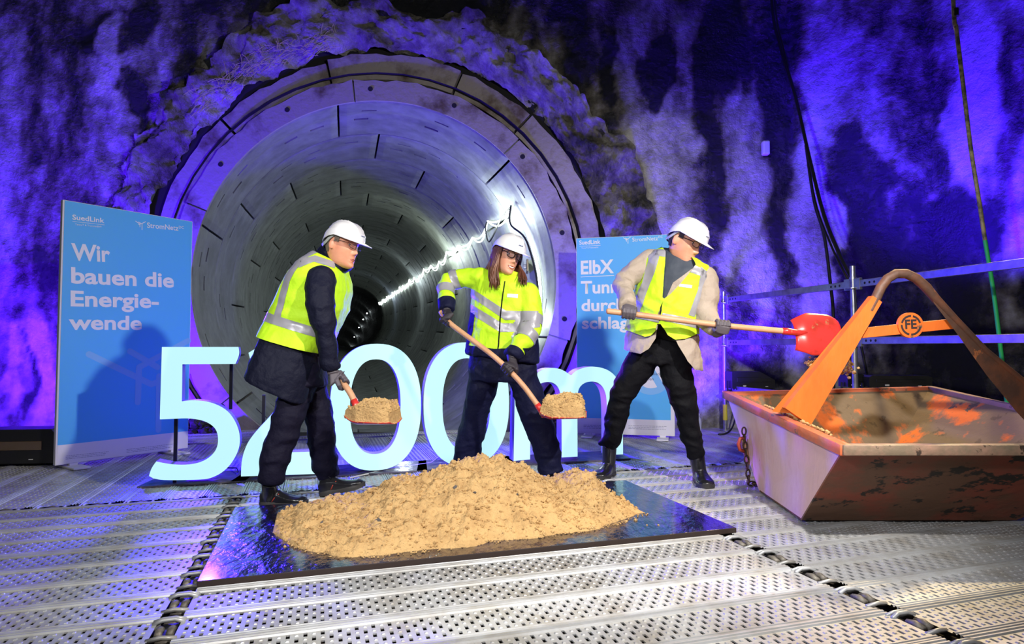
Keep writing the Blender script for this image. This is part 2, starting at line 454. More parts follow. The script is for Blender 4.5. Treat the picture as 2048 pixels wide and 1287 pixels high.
me_v = np.stack([VX, VY, GZ], -1).reshape(-1, 3)
fi = []
ii = np.arange(nX * nZ).reshape(nX, nZ)
keep = rc[:-1, :-1] > 3.2
q = np.stack([ii[:-1, :-1], ii[1:, :-1], ii[1:, 1:], ii[:-1, 1:]], -1)[keep]
def concrete_wall_mat():
    m = bpy.data.materials.new('shaft_wall_concrete'); m.use_nodes = True; nt = m.node_tree; N = nt.nodes; L = nt.links; b = N['Principled BSDF']
    at_ = N.new('ShaderNodeAttribute'); at_.attribute_name = 'stain'
    tc = N.new('ShaderNodeTexCoord')
    nz = N.new('ShaderNodeTexNoise'); nz.inputs['Scale'].default_value = 6; nz.inputs['Detail'].default_value = 8; nz.inputs['Roughness'].default_value = .7; L.new(tc.outputs['Object'], nz.inputs['Vector'])
    ad = N.new('ShaderNodeMath'); ad.operation = 'MULTIPLY_ADD'; ad.inputs[1].default_value = .75; L.new(nz.outputs['Fac'], ad.inputs[0]); 
    sb = N.new('ShaderNodeMath'); sb.operation = 'SUBTRACT'; L.new(at_.outputs['Fac'], sb.inputs[0]); sb.inputs[1].default_value = .375
    L.new(sb.outputs[0], ad.inputs[2])
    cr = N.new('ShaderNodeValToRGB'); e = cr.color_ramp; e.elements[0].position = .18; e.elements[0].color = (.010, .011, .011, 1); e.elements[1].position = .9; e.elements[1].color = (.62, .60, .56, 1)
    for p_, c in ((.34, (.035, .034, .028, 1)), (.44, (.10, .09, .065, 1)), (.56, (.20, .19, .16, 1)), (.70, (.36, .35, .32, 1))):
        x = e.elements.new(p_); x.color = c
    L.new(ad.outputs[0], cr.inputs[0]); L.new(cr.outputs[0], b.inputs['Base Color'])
    mr = N.new('ShaderNodeMapRange'); mr.inputs[1].default_value = .3; mr.inputs[2].default_value = .7; mr.inputs[3].default_value = .26; mr.inputs[4].default_value = .55
    L.new(ad.outputs[0], mr.inputs[0]); L.new(mr.outputs[0], b.inputs['Roughness'])
    n2 = N.new('ShaderNodeTexNoise'); n2.inputs['Scale'].default_value = 14; n2.inputs['Detail'].default_value = 7; n2.inputs['Roughness'].default_value = .65; L.new(tc.outputs['Object'], n2.inputs['Vector'])
    bp = N.new('ShaderNodeBump'); bp.inputs['Strength'].default_value = .95; bp.inputs['Distance'].default_value = .055; L.new(n2.outputs['Fac'], bp.inputs['Height']); L.new(bp.outputs[0], b.inputs['Normal'])
    return m
M_wall = concrete_wall_mat()
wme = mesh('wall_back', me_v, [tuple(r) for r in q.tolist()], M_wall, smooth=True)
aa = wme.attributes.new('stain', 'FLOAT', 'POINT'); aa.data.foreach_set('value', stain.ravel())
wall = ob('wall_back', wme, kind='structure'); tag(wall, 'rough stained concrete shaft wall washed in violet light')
# hewn collar round the opening
def annulus(name, r0, r1, y0, y1, amp, seed, nA, nR, mt, rag0=0, rag1=0, freq=5, prof=None, stainv=.55):
    A = np.linspace(0, 2 * PI, nA, endpoint=False); T = np.linspace(0, 1, nR)
    AA, TT = np.meshgrid(A, T, indexing='ij')
    cs = np.stack([np.cos(AA) * 3, np.sin(AA) * 3, TT * .6], -1)
    ra = r0 + rag0 * fbm(cs[:, :1] * 2.5, 4, seed + 5); rb = r1 + rag1 * fbm(cs[:, :1] * 1.7, 4, seed + 7)
    R = ra + (rb - ra) * TT
    n = fbm(cs * freq / 3, 5, seed, .6)
    Y = y0 + (y1 - y0) * (TT if prof is None else prof(TT)) - amp * n
    V = np.stack([TC.x + np.cos(AA) * R, Y, TC.z + np.sin(AA) * R], -1).reshape(-1, 3)
    Fc = [(i * nR + j, i * nR + j + 1, ((i + 1) % nA) * nR + j + 1, ((i + 1) % nA) * nR + j) for i in range(nA) for j in range(nR - 1)]
    me = mesh(name, V, Fc, mt, smooth=True)
    a_ = me.attributes.new('stain', 'FLOAT', 'POINT')
    st = np.clip(stainv + .28 * fbm(cs * 1.3, 4, seed + 11), 0, 1) * np.ones_like(TT)
    a_.data.foreach_set('value', st.ravel()); return me
cm = annulus('trim_2', 2.86, 3.36, 7.66, 7.40, .15, 21, 560, 26, M_wall, .03, .16, 9, lambda t: 1 - (1 - t) ** 2.2)
collar = ob('trim_2', cm, kind='structure'); tag(collar, 'ragged hewn concrete collar around the tunnel mouth')
M_ring = mat('portal_concrete', (.30, .27, .25), .6, 0, var=(2.2, (.10, .07, .05), .5, .66), bump=(18, .5, .02), speck=(5, (.22, .10, .035), .70))
pr = MB()
rgn = random.Random(5)
def ringpiece(a0, a1, r0, r1, y, d, mb, seed=0):
    n = max(3, int((a1 - a0) / .05)); Rg = []
    for i in range(n + 1):
        a = a0 + (a1 - a0) * i / n; jr = .012 * math.sin(a * 23 + seed) + .01 * math.sin(a * 57)
        Rg.append([TC + Vector((math.cos(a) * r, 0, math.sin(a) * r)) + Vector((0, yy, 0)) for r, yy in ((r0, y - 7.6), (r1 + jr, y - 7.6 + .01), (r1 + jr, y - 7.6 + d), (r0, y - 7.6 + d))])
    mb.rings(Rg, True)
# outer portal ring built of pieces, behind the first lining ring
por = ob('trim_1', cme := annulus('trim_1', 2.60, 2.97, 7.80, 7.74, .012, 77, 300, 8, M_void), kind='structure'); tag(por, 'dark recess ring between lining and hewn wall')
a = -.5
while a < PI * 2 - .5 - .1:
    L_ = rgn.uniform(.35, .75); a1 = min(a + L_, PI * 2 - .5)
    m_ = MB(); ringpiece(a + .006, a1 - .006, 2.50, 2.80 + rgn.uniform(-.03, .03), 7.66 + rgn.uniform(-.01, .02), .16, m_, a)
    m_.build('ring_block', M_ring, por); a = a1
a = -.3
while a < PI * 2 - .3 - .1:
    L_ = rgn.uniform(.5, 1.1); a1 = min(a + L_, PI * 2 - .3)
    m_ = MB(); ringpiece(a + .004, a1 - .004, 2.205, 2.47 + rgn.uniform(-.015, .015), 7.575, .03, m_, a)
    o_ = m_.build('ring_block', M_ring, por); a = a1
# round bolt holes in the front ring
mh = MB()
for k in range(14):
    a = .25 + k * 2 * PI / 14; c = TC + Vector((math.cos(a) * 2.35, -.028, math.sin(a) * 2.35))
    mh.rings([[c + Vector((math.cos(t) * .03, yy, math.sin(t) * .03)) for t in [2 * PI * j / 12 for j in range(12)]] for yy in (0, .01)])
mh.build('bolt_hole', M_void, por, kind='stuff')
# straw-like shreds hanging from the hewn crown
M_straw = mat('pale_straw', (.45, .38, .22), .8)
ms = MB()
for i in range(150):
    a = math.radians(rgn.uniform(98, 135)); r = rgn.uniform(2.8, 3.05)
    p = TC + Vector((math.cos(a) * r, rgn.uniform(-.28, -.1), math.sin(a) * r)); t = a + rgn.uniform(-.5, .5) + (1.57 if rgn.random() < .7 else 0)
    d = Vector((math.cos(t), rgn.uniform(-.3, .1), math.sin(t))) * rgn.uniform(.06, .2)
    ms.tube([p, p + d * .5 + Vector((0, 0, .01)), p + d + Vector((0, 0, -.02))], .0035, 4)
st_ = ms.build('straw', M_straw, collar); st_['kind'] = 'stuff'

# small box on the wall
mb = MB(); p = at(1531, 296, 7.40); mb.box(p, (.085, .08, .17), 0, bev=.02)
tag(mb.build('junction_box', M_white, loc=p), 'small pale box mounted high on the wall above the right railing', 'box')

# ------------------------------------------------------------ tunnel lighting
def tpt(s, ang, r=2.17): return TC + TD * s + Vector((math.cos(ang) * r, 0, math.sin(ang) * r))
M_led = mat('lit_strip', (1, 1, 1), .5, emit=((.85, 1, .93), 7))
M_cord = M_rub
A_H = math.radians(29.5)
hooks = [tpt(.8 + RL * i, A_H + .02 * math.sin(i * 2.1), 2.15) for i in range(26)]
led = MB()
for i in range(len(hooks) - 1):
    a, b_ = hooks[i], hooks[i + 1]
    n = 8
    for st, sg in ((0, .09), (.02, .16)):
        pts = []
        for j in range(n + 1):
            t = j / n; q_ = a.lerp(b_, t); sag = (sg + .03 * math.sin(i * 1.7)) * 4 * t * (1 - t)
            q_ = q_ - Vector((.55 * 0, 0, sag)) + Vector((sag * .18, 0, 0)); pts.append(q_)
        led.tube(pts, .011 if i < 10 else .02, 6)
# two strips running down the mouth
for dx in (0, .045):
    pts = []
    for j in range(13):
        t = j / 12; a_ = A_H - t * math.radians(62); pts.append(tpt(.78 - .62 * t + dx, a_, 2.165))
    led.tube(pts, .012, 6)
lo = led.build('strip_light', M_led); tag(lo, 'glowing white strip light sagging from hook to hook along the right side of the tunnel', 'light')
mb = MB()
pts = [hooks[0] + Vector((0, -.02, .01)), tpt(.75, A_H - .1, 2.02), tpt(.6, A_H - .25, 2.10), tpt(.4, A_H - .6, 2.12), tpt(.1, A_H - 1.0, 2.14), tpt(-.1, A_H - 1.3, 2.12)]
def csp(P_, k_=8):
    o = []
    for i in range(len(P_) - 1):
        p0 = P_[max(i - 1, 0)]; p1 = P_[i]; p2 = P_[i + 1]; p3 = P_[min(i + 2, len(P_) - 1)]
        for k in range(k_):
            t_ = k / k_; o.append(.5 * ((2 * p1) + (p2 - p0) * t_ + (2 * p0 - 5 * p1 + 4 * p2 - p3) * t_ * t_ + (3 * p1 - p0 - 3 * p2 + p3) * t_ ** 3))
    return o + [P_[-1]]
mb.tube(csp(pts), .014, 8)
pts = [hooks[0], hooks[0].lerp(hooks[1], .3) + Vector((-.03, -.05, -.12)), hooks[0].lerp(hooks[1], .62) + Vector((-.05, -.1, -.34)), hooks[0].lerp(hooks[1], .8) + Vector((-.05, -.1, -.36)), hooks[1] + Vector((-.03, -.05, -.12)), hooks[1]]
mb.tube(csp(pts), .012, 8)
tag(mb.build('cable', M_rub, smooth=True), 'black cable looped from the first hook of the tunnel light', 'cable')
bulbs = MB()
for i in range(9):
    s = 50 + i * 6.0; c = tcen(s); bulbs.ball(c + Vector((1.7, 0, .9)), .06, 6)
tag(bulbs.build('tunnel_lamp', mat('far_lamp', (1, 1, 1), .5, emit=((.85, .95, 1), 25))), 'string of tiny white lamps deep inside the tunnel bend', 'light')
bpy.data.objects['tunnel_lamp']['kind'] = 'stuff'
mb = MB(); p = tpt(.9, math.radians(7), 2.13)
mb.box(p, (.03, .34, .16), 0, bev=.008); mb.box(p + Vector((-.03, 0, 0)), (.04, .1, .06), 1, bev=.01)
tag(mb.build('bracket_plate', [mat('dull_brass', (.16, .13, .08), .45, .6), M_steel]), 'small brown metal plate bolted to the lining beside the woman', 'plate')
lamp('POINT', tpt(1.2, A_H - .05, 1.9), (0, 0, 0), (.85, 1, .88), 60, .1)
lamp('POINT', tpt(6, A_H - .05, 1.8), (0, 0, 0), (.85, 1, .88), 42, .15)
lamp('POINT', tpt(13, A_H - .05, 1.8), (0, 0, 0), (.8, .95, 1), 24, .15)
lamp('POINT', tpt(24, A_H - .05, 1.8), (0, 0, 0), (.6, .75, 1), 14, .2)
lamp('POINT', tpt(.25, math.radians(-12), 2.0), (0, 0, 0), (.85, 1, .9), 14, .1)
# ------------------------------------------------------------ glowing digits
M_face = mat('glowing_face', (.20, .26, .28), .5, emit=((.53, .92, .98), .97))
M_side = mat('digit_side', (.55, .53, .60), .5)
M_dbase = mat('dark_base_plate', (.05, .045, .07), .12, 0, var=(6, (.12, .11, .16), .4, .6), bump=(12, .25, .01))
VL = 4.90; LP = uv(0, VL); 
def L2(px, py):
    p = onplane(px, py, LP, D2); return (p.dot(D1), p.z)
def ellipse_pts(cx, cy, rx, ry, n=48, pw=2.0):
    o = []
    for i in range(n):
        a = 2 * PI * i / n; c, s = math.cos(a), math.sin(a)
        o.append((cx + rx * math.copysign(abs(c) ** (2 / pw), c), cy + ry * math.copysign(abs(s) ** (2 / pw), s)))
    return o
def smooth_poly(pts, sharp, it=2):
    """Chaikin smoothing that keeps the sharp corners"""
    P_ = [(p, i in sharp) for i, p in enumerate(pts)]
    for _ in range(it):
        Q = []
        n = len(P_)
        for i in range(n):
            p, s = P_[i]; a = P_[i - 1][0]; b = P_[(i + 1) % n][0]
            if s: Q.append((p, True))
            else:
                Q.append(((p[0] * .75 + a[0] * .25, p[1] * .75 + a[1] * .25), False)); Q.append(((p[0] * .75 + b[0] * .25, p[1] * .75 + b[1] * .25), False))
        P_ = Q
    return [p for p, s in P_]
def digit(name, label, outlines, rods, u0, u1, thick=.11):
    t = empty(name, uv((u0 + u1) / 2, VL + .05, .0), label, 'sign', 'glowing digits of the stage sign')
    off = t.location
    # filled curve -> mesh with holes
    cu = bpy.data.curves.new('c', 'CURVE'); cu.dimensions = '2D'; cu.fill_mode = 'BOTH'
    for o in outlines:
        sp = cu.splines.new('POLY'); sp.points.add(len(o) - 1); sp.use_cyclic_u = True
        for i, p in enumerate(o): sp.points[i].co = (p[0], p[1], 0, 1)
    c = bpy.data.objects.new('c', cu); COL.objects.link(c); dg = bpy.context.evaluated_depsgraph_get(); dg.update()
    me = bpy.data.meshes.new_from_object(c.evaluated_get(dg)); bpy.data.objects.remove(c)
    co = getco(me); V = [uv(p[0], VL, p[1]) - off for p in co]
    fm = MB(); fm.add(V, [tuple(f.vertices) for f in me.polygons])
    fm.build('lit_face', M_face, t)
    sd = MB()
    for o in outlines:
        n = len(o); A = [uv(p[0], VL - .004, p[1]) - off for p in o]; B = [uv(p[0], VL + thick, p[1]) - off for p in o]
        sd.add(A + B, [(j, (j + 1) % n, n + (j + 1) % n, n + j) for j in range(n)])
    bk = MB(); bk.add([v + D2 * thick for v in V], [tuple(f.vertices) for f in me.polygons])
    sd.V += bk.V; k = len(sd.V) - len(bk.V); sd.F += [tuple(i + k for i in f) for f in bk.F]; sd.M += [0] * len(bk.F)
    autosmooth(sd.build('side_shell', M_side, t), 30)
    b = MB(); poly = [(u0 - .06, VL - .06), (u1 + .04, VL - .06), (u1 + .10, VL + .36), (u0 + .02, VL + .36)]
    for z in (0.004, .016): b.V += [uv(p[0], p[1], z) - off for p in poly]
    b.F = [(0, 3, 2, 1), (4, 5, 6, 7), (0, 1, 5, 4), (1, 2, 6, 5), (2, 3, 7, 6), (3, 0, 4, 7)]; b.M = [0] * 6
    b.build('base_plate', M_dbase, t)
    for (ru, z0, z1) in rods:
        r = MB(); r.box(uv(ru, VL + thick + .02, (z0 + z1) / 2) - off, (.022, .022, z1 - z0), R=Matrix.Rotation(TH, 3, 'Z')); r.build('support_rod', M_black, t)
    return t
five = [(324, 693.4), (477, 693.4), (479, 704), (477, 714), (471, 727.4), (365, 728), (364, 802), (380, 799.5), (400, 800), (426, 804.5), (454, 818.6), (471, 841), (480, 866), (480, 893), (466.5, 922), (446, 944), (421, 956), (403, 958.5), (327, 960), (307, 956), (298, 951), (303, 935), (312.7, 922), (341, 927.7), (375, 929), (405, 923), (428, 907), (437, 886.6), (435, 862), (423, 848), (403, 839), (375, 835.6), (346.7, 837), (319.7, 838)]
two = [(497, 705), (515, 694), (540, 688), (565, 687), (592, 690), (615, 702), (630, 722), (634, 750), (627, 780), (610, 812), (580, 850), (552, 882), (534, 905), (634, 902), (634, 947), (482, 952), (483, 920), (492, 890), (508, 866), (540, 832), (568, 800), (586, 770), (590, 748), (580, 731), (560, 724), (540, 727), (515, 742), (503, 728)]
mm = [(1027, 921), (1030, 744), (1062, 742), (1066, 752), (1082, 739), (1101, 734.5), (1122, 737), (1142, 750), (1152, 740), (1170, 733.5), (1190, 732), (1215, 738), (1233, 753), (1242, 776), (1245, 800), (1246, 908), (1214, 909), (1214, 800), (1208, 776), (1196, 764), (1181, 761.5), (1166, 766), (1156, 778), (1154.5, 800), (1155, 912.5), (1123, 914), (1123, 800), (1118, 776), (1108, 765), (1094, 762.5), (1078, 767), (1066, 779), (1061, 800), (1060, 918)]
def P2(l): return [L2(*p) for p in l]
def oval(x0, x1, y0, y1, pw): 
    (a, t), (b, _) = L2(x0, (y0 + y1) / 2), L2(x1, (y0 + y1) / 2); tz = L2((x0 + x1) / 2, y0)[1]; bz = L2((x0 + x1) / 2, y1)[1]
    return ellipse_pts((a + b) / 2, (tz + bz) / 2, (b - a) / 2, (tz - bz) / 2, 64, pw)
def U(px, py=900): return L2(px, py)[0]
digit('display_digit', 'glowing white figure five at the left end of the row', [smooth_poly(P2(five), {0, 1, 4, 5, 6, 19, 20, 22, 33})], [(U(343), .02, .5), (U(455), .5, .93)], U(300), U(482))
digit('display_digit', 'glowing white figure two behind the man in the dark coat', [smooth_poly(P2(two), {0, 12, 13, 14, 15, 26})], [(U(523), .02, .6)], U(482), U(636))
digit('display_digit', 'glowing white nought behind the loaded shovel of the man in the dark coat', [oval(660, 842, 687, 940, 2.35), oval(700, 801, 718, 907, 2.35)], [], U(662), U(842))
digit('display_digit', 'glowing white nought behind the legs of the woman', [oval(847, 1018, 684, 931, 2.35), oval(885, 980, 716, 899, 2.35)], [], U(847), U(1018))
digit('display_digit', 'glowing white letter m at the right end of the row', [smooth_poly(P2(mm), {0, 1, 2, 3, 7, 15, 16, 24, 25, 33})], [], U(1024), U(1246))
# white cable on the deck behind the digits
mb = MB(); pts = [ground(700, 955, .012), ground(790, 935, .012), ground(830, 930, .012), ground(862, 925, .012), ground(890, 905, .012), ground(930, 890, .012)]
mb.tube(pts, .006, 6); tag(mb.build('power_cable', M_white, smooth=True), 'thin white power cable lying on the deck between the two noughts', 'cable')
mb = MB(); pts = [ground(420, 955, .01), ground(450, 935, .01), ground(474, 935, .04), ground(478, 945, .01), ground(560, 940, .01), ground(640, 930, .01), ground(662, 925, .03), ground(668, 915, .01)]
mb.tube(pts, .006, 6); tag(mb.build('power_cable', M_rub, smooth=True), 'thin black power cable trailing behind the figures five and two', 'cable')

# ------------------------------------------------------------ banners
M_blue = mat('banner_blue', srgb(84, 184, 248), .55, 0)
M_light = mat('banner_light_blue', srgb(128, 190, 240), .55)
M_txt = mat('banner_lettering', (.86, .86, .90), .6)
M_foot = mat('banner_white', (.82, .80, .86), .6)
M_grey = mat('fine_print', (.35, .36, .42), .7)
M_navy = mat('map_lettering', (.08, .12, .25), .7)
def banner(nm, label, bl, br, top, foot_y):
    """bl, br: world points of the bottom corners; top: height"""
    ax = (br - bl).normalized(); n = ax.cross(UP); n = n if n.y < 0 else -n; W_ = (br - bl).length
    t = empty(nm, (bl + br) / 2 * 1.0, label, 'banner'); t.location.z = 0; off = t.location.copy(); R = Matrix((ax, -n, UP)).transposed()
    zb = .035
    f = MB(); mid = (bl + br) / 2 - n * .022; mid.z = (zb + top) / 2
    f.box(mid - off, (W_, .04, top - zb), 0, R=R, bev=.004); f.build('frame', M_foot, t)
    for s in (0.12, .88):
        g = MB(); q_ = bl.lerp(br, s); q_.z = .012; g.box(q_ - off, (.12, .32, .016), 0, R=R, bev=.004)
        g.box(q_ - off + UP * .014 - n * .02, (.06, .05, .025), 0, R=R); g.build('foot', M_foot, t)
    return t, n, ax, W_, off
def plane_quad(t, off, n, pts, mt, name, lift=.001):
    V = [p + n * lift - off for p in pts]; return ob(name, mesh(name, V, [tuple(range(len(V)))], mt), t)
def stroke(t, off, n, P0, pts, wpx, mt, name, lift):
    mb = MB(); Q = [onplane(x, y, P0, n) for x, y in pts]
    for iq, (a, b_) in enumerate(zip(Q, Q[1:])):
        a = a + n * .0004 * iq; b_ = b_ + n * .0004 * iq
        d = (b_ - a).normalized(); s = n.cross(d) * wpx / 2; V = []
        for k in range(9): an = PI / 2 + PI * k / 8; V.append(a + n * lift + s * math.sin(an) + d * (math.cos(an) * wpx / 2))
        for k in range(9): an = -PI / 2 + PI * k / 8; V.append(b_ + n * lift + s * math.sin(an) + d * (math.cos(an) * wpx / 2))
        mb.add([v - off for v in V], [tuple(range(18))])
    return mb.build(name, mt, t)
def btext(t, off, n, P0, s, a, b_, mt, bold=.0, hy=1.0, lift=.003, h=None):
    if h: h = (onplane(a[0], a[1] - h, P0, n) - onplane(*a, P0, n)).length
    o = text_mesh(s, onplane(*a, P0, n), onplane(*b_, P0, n), n, mt, 'lettering', None, bold, hy, lift, htop=h)
    co = getco(o.data); setco(o.data, co - np.array(off[:])); o.parent = t; return o
def fine(t, off, n, P0, x0, x1, ya, yb, rows):
    mb = MB(); r = random.Random(x0)
    for k in range(rows):
        xe = x1 - r.uniform(0, .25) * (x1 - x0) * (k in (rows - 1, rows - 2)); x = x0
        while x < xe - 1:
            w_ = min(r.uniform(2, 7), xe - x); A_ = []
            for (xx, dy) in ((x, 0), (x + w_, 0), (x + w_, .9), (x, .9)):
                f_ = (xx - x0) / (x1 - x0); A_.append(onplane(xx, ya + (yb - ya) * f_ + k * 3.0 + dy, P0, n) + n * .002 - off)
            mb.add(A_, [(0, 1, 2, 3)]); x += w_ + 1.1
    mb.build('fine_print', M_grey, t, kind='stuff')
def logo(t, off, n, P0, cx, cy, k, sk):
    o = lambda x, y: (cx + x * k, cy + y * k + sk * x * k)
    for pts in ([o(-10, -7), o(-1.5, -2)], [o(-1.5, -2), o(-1.5, 3.5)], [o(10, -8), o(2, -3.2), o(-4, -.8)], [o(-4, -6), o(3, -2.2)], [o(2.8, -2), o(2.8, 9)]):
        stroke(t, off, n, P0, pts, .0055, M_txt, 'logo_stroke', .003)
# left banner
bl = ground(110, 940, 0); br = ground(376, 903, 0)
t, n, ax, W_, off = banner('roll_up_banner', 'tall blue banner on the left reading Wir bauen die Energiewende', bl, br, 2.12, 0)
P0 = bl + n * .0
zt = 2.115
plane_quad(t, off, n, [bl + ax * .012 + UP * .19, br - ax * .006 + UP * .19, br - ax * .006 + UP * zt, bl + ax * .012 + UP * zt], M_blue, 'printed_panel')
plane_quad(t, off, n, [bl + ax * .012 + UP * .04, br - ax * .006 + UP * .04, br - ax * .006 + UP * .19, bl + ax * .012 + UP * .19], M_foot, 'white_footer')
btext(t, off, n, P0, 'Wir', (143, 519), (220.5, 523), M_txt, .028, h=33)
btext(t, off, n, P0, 'bauen die', (142, 565), (347.6, 574), M_txt, .028, h=31.5)
btext(t, off, n, P0, 'Energie-', (141, 611), (317.5, 615), M_txt, .028, h=30.5)
btext(t, off, n, P0, 'wende', (137, 658), (283.5, 658.5), M_txt, .028, h=29.5)
btext(t, off, n, P0, 'SuedLink', (144.5, 438.5), (208.5, 445.5), M_txt, .02, h=10)
stroke(t, off, n, P0, [(145, 442.5), (208.5, 449.5)], .003, M_txt, 'rule', .003)
btext(t, off, n, P0, 'TenneT & TransnetBW', (150, 450), (203, 455), M_txt)
btext(t, off, n, P0, 'StromNetz', (294, 455), (356.5, 461), M_txt, .01, h=10.5)
btext(t, off, n, P0, 'DC', (357.5, 456.5), (367.5, 457.5), M_txt)
logo(t, off, n, P0, 281, 450, 1.0, .1)
PX = .0535 * 0 + .0505
stroke(t, off, n, P0, [(178, 708), (303, 768), (318, 762), (318, 752)], PX, M_light, 'emblem_stroke', .0012)
stroke(t, off, n, P0, [(260, 702), (315, 734)], PX, M_light, 'emblem_stroke', .0016)
stroke(t, off, n, P0, [(376, 681), (278, 734), (275.5, 804)], PX, M_light, 'emblem_stroke', .0020)
stroke(t, off, n, P0, [(318, 752), (316.5, 859)], PX, M_light, 'emblem_stroke', .0024)
fine(t, off, n, P0, 131, 217, 911, 902, 3); fine(t, off, n, P0, 253, 352, 898, 886, 3)
# right banner
bl = ground(1154, 872, 0); br = ground(1350, 879, 0)
t, n, ax, W_, off = banner('roll_up_banner', 'tall blue banner on the right reading ElbX, partly hidden by the man in the blazer', bl, br, 2.14, 0)
P0 = bl.copy()
# lean of the top edge follows the banner height
plane_quad(t, off, n, [bl + ax * .006 + UP * .20, br - ax * .04 + UP * .20, br - ax * .04 + UP * 2.135, bl + ax * .006 + UP * 2.135], M_blue, 'printed_panel')
plane_quad(t, off, n, [bl + ax * .006 + UP * .05, br - ax * .04 + UP * .05, br - ax * .04 + UP * .20, bl + ax * .006 + UP * .20], M_foot, 'white_footer')
btext(t, off, n, P0, 'ElbX', (1162, 547.7), (1228, 545), M_txt, .028, h=26.5)
stroke(t, off, n, P0, [(1162, 553.7), (1228, 550.5)], .006, M_txt, 'rule', .003)
btext(t, off, n, P0, 'Tunnel-', (1162, 586.5), (1276, 583.5), M_txt, .028, h=24.5)
btext(t, off, n, P0, 'durch-', (1163, 621.5), (1263, 620), M_txt, .028, h=23.5)
btext(t, off, n, P0, 'schlag', (1164, 656.5), (1258, 656), M_txt, .028, h=23)
btext(t, off, n, P0, 'SuedLink', (1158.6, 489), (1201, 487), M_txt, .02, h=8.5)
stroke(t, off, n, P0, [(1159, 492.5), (1201, 490.3)], .003, M_txt, 'rule', .003)
btext(t, off, n, P0, 'TenneT & TransnetBW', (1163, 497), (1197, 495.5), M_txt)
btext(t, off, n, P0, 'StromNetz', (1264.6, 483), (1316, 480), M_txt, .005)
btext(t, off, n, P0, 'DC', (1317, 476), (1325.5, 475.5), M_txt)
logo(t, off, n, P0, 1254, 480, .72, -.05)
def disc(cx, cy, r, mt, name, lift, r0=0):
    mb = MB(); k = 40; A_ = []
    for i in range(k): A_.append(onplane(cx + r * math.cos(2 * PI * i / k), cy + r * math.sin(2 * PI * i / k), P0, n) + n * lift - off)
    mb.add(A_, [tuple(range(k))]); return mb.build(name, mt, t)
disc(1302, 745, 44, M_light, 'map_ring', .0015); disc(1302, 745, 31, M_foot, 'map_disc', .003)
stroke(t, off, n, P0, [(1296, 729), (1322, 773)], .07, M_light, 'map_river', .004)
for i in range(7):
    disc(1299 + i * 2.9, 738 - i * 2.6 if i < 4 else 728, .9, M_navy, 'map_dot', .006)
btext(t, off, n, P0, 'Glücks', (1303, 750), (1325, 750), M_navy, lift=.006)
btext(t, off, n, P0, 'hafen', (1289, 760), (1307, 760), M_navy, lift=.006)
fine(t, off, n, P0, 1167, 1214, 849, 850, 3); fine(t, off, n, P0, 1257, 1333, 850, 852, 3)

# ------------------------------------------------------------ board and sand
M_board = mat('wet_black_board', (.007, .007, .020), .16, 0, bump=(16, 1.0, .02), stretch=(1, .45, 1), var=(7, (.03, .025, .05), .5, .6), coat=.6)
M_bedge = mat('board_edge', (.030, .018, .015), .6)
bd = MB(); bu0, bu1, bv0, bv1 = -.44, 2.06, 2.775, 3.985
bd.box(uv((bu0 + bu1) / 2, (bv0 + bv1) / 2, .019), (bu1 - bu0, bv1 - bv0, .026), 0, R=Matrix.Rotation(TH, 3, 'Z'), bev=.002)
board = bd.build('board', [M_board, M_bedge]); 
for p in board.data.polygons:
    if abs(p.normal.z) < .7: p.material_index = 1
tag(board, 'wet black board lying on the deck under the heap of sand', 'board')
M_sand = mat('damp_sand', (.58, .37, .155), .92, 0, var=(9, (.40, .235, .09), .45, .75), bump=(70, .9, .012), speck=(34, (.17, .10, .045), .66))
ridge_px = [(553, 1062), (575, 1040), (600, 1020), (640, 1008), (700, 1000), (745, 985), (775, 968), (795, 955), (830, 957), (865, 945), (900, 930), (950, 920), (1000, 920), (1040, 928), (1062, 940), (1075, 958), (1100, 968), (1130, 962), (1160, 947), (1180, 945), (1195, 965), (1225, 990), (1260, 1006), (1290, 1024)]
VR = 3.50
rg = []
for x, y in ridge_px:
    p = onplane(x, y, uv(0, VR), D2); rg.append((p.dot(D1), max(0, p.z - .032)))
rg = np.array(rg)
fr_px = [(545, 1064), (580, 1088), (620, 1103), (680, 1113), (760, 1112), (830, 1104), (900, 1095), (1000, 1082), (1130, 1066), (1200, 1056), (1250, 1042), (1292, 1026)]
fr = []
for x, y in fr_px:
    p = ground(x, y, .032); fr.append((p.dot(D1), p.dot(D2)))
fr = np.array(fr)
us = np.arange(-.42, 2.05, .0085); vs = np.arange(2.80, 4.05, .0085)
UU, VV = np.meshgrid(us, vs, indexing='ij'); PP = np.stack([UU, VV, UU * 0], -1)
umin, umax = fr[0, 0], fr[-1, 0]
ripple = .03 * fbm(PP * 6, 3, 5)
RH = np.interp(UU + ripple, rg[:, 0], rg[:, 1]); VF_ = np.interp(UU, fr[:, 0], fr[:, 1]) + ripple
VB = 4.0 - .25 * ((UU - 1.0) / 1.3) ** 2 + ripple
t1 = np.clip((VV - VF_) / np.maximum(VR - VF_, .05), 0, 1); t2 = np.clip((VB - VV) / (VB - VR), 0, 1)
g = np.where(VV < VR, 1 - (1 - t1) ** 1.35, t2 ** .8)
edge = np.clip((UU - umin) / .1, 0, 1) * np.clip((umax - UU) / .06, 0, 1)
H = RH * g * (.35 + .65 * edge)
inside = (t1 > 0) & (t2 > 0) & (UU > umin) & (UU < umax)
thin = np.clip(t1 * 14, 0, 1) * np.clip(t2 * 10, 0, 1) * np.clip((UU - umin) / .04, 0, 1) * np.clip((umax - UU) / .03, 0, 1)
n1 = np.abs(fbm(PP * 11, 4, 8, .6)); n2 = fbm(PP * 34, 3, 18, .6); n3 = np.abs(fbm(PP * 60, 2, 28))
H = H + thin * (.010 + .026 * (n1 - .35) * (.4 + g) + .010 * n2 + .009 * (n3 - .3))
H = np.where(inside, H, -.02); H = np.maximum(H, -.02)
me = None
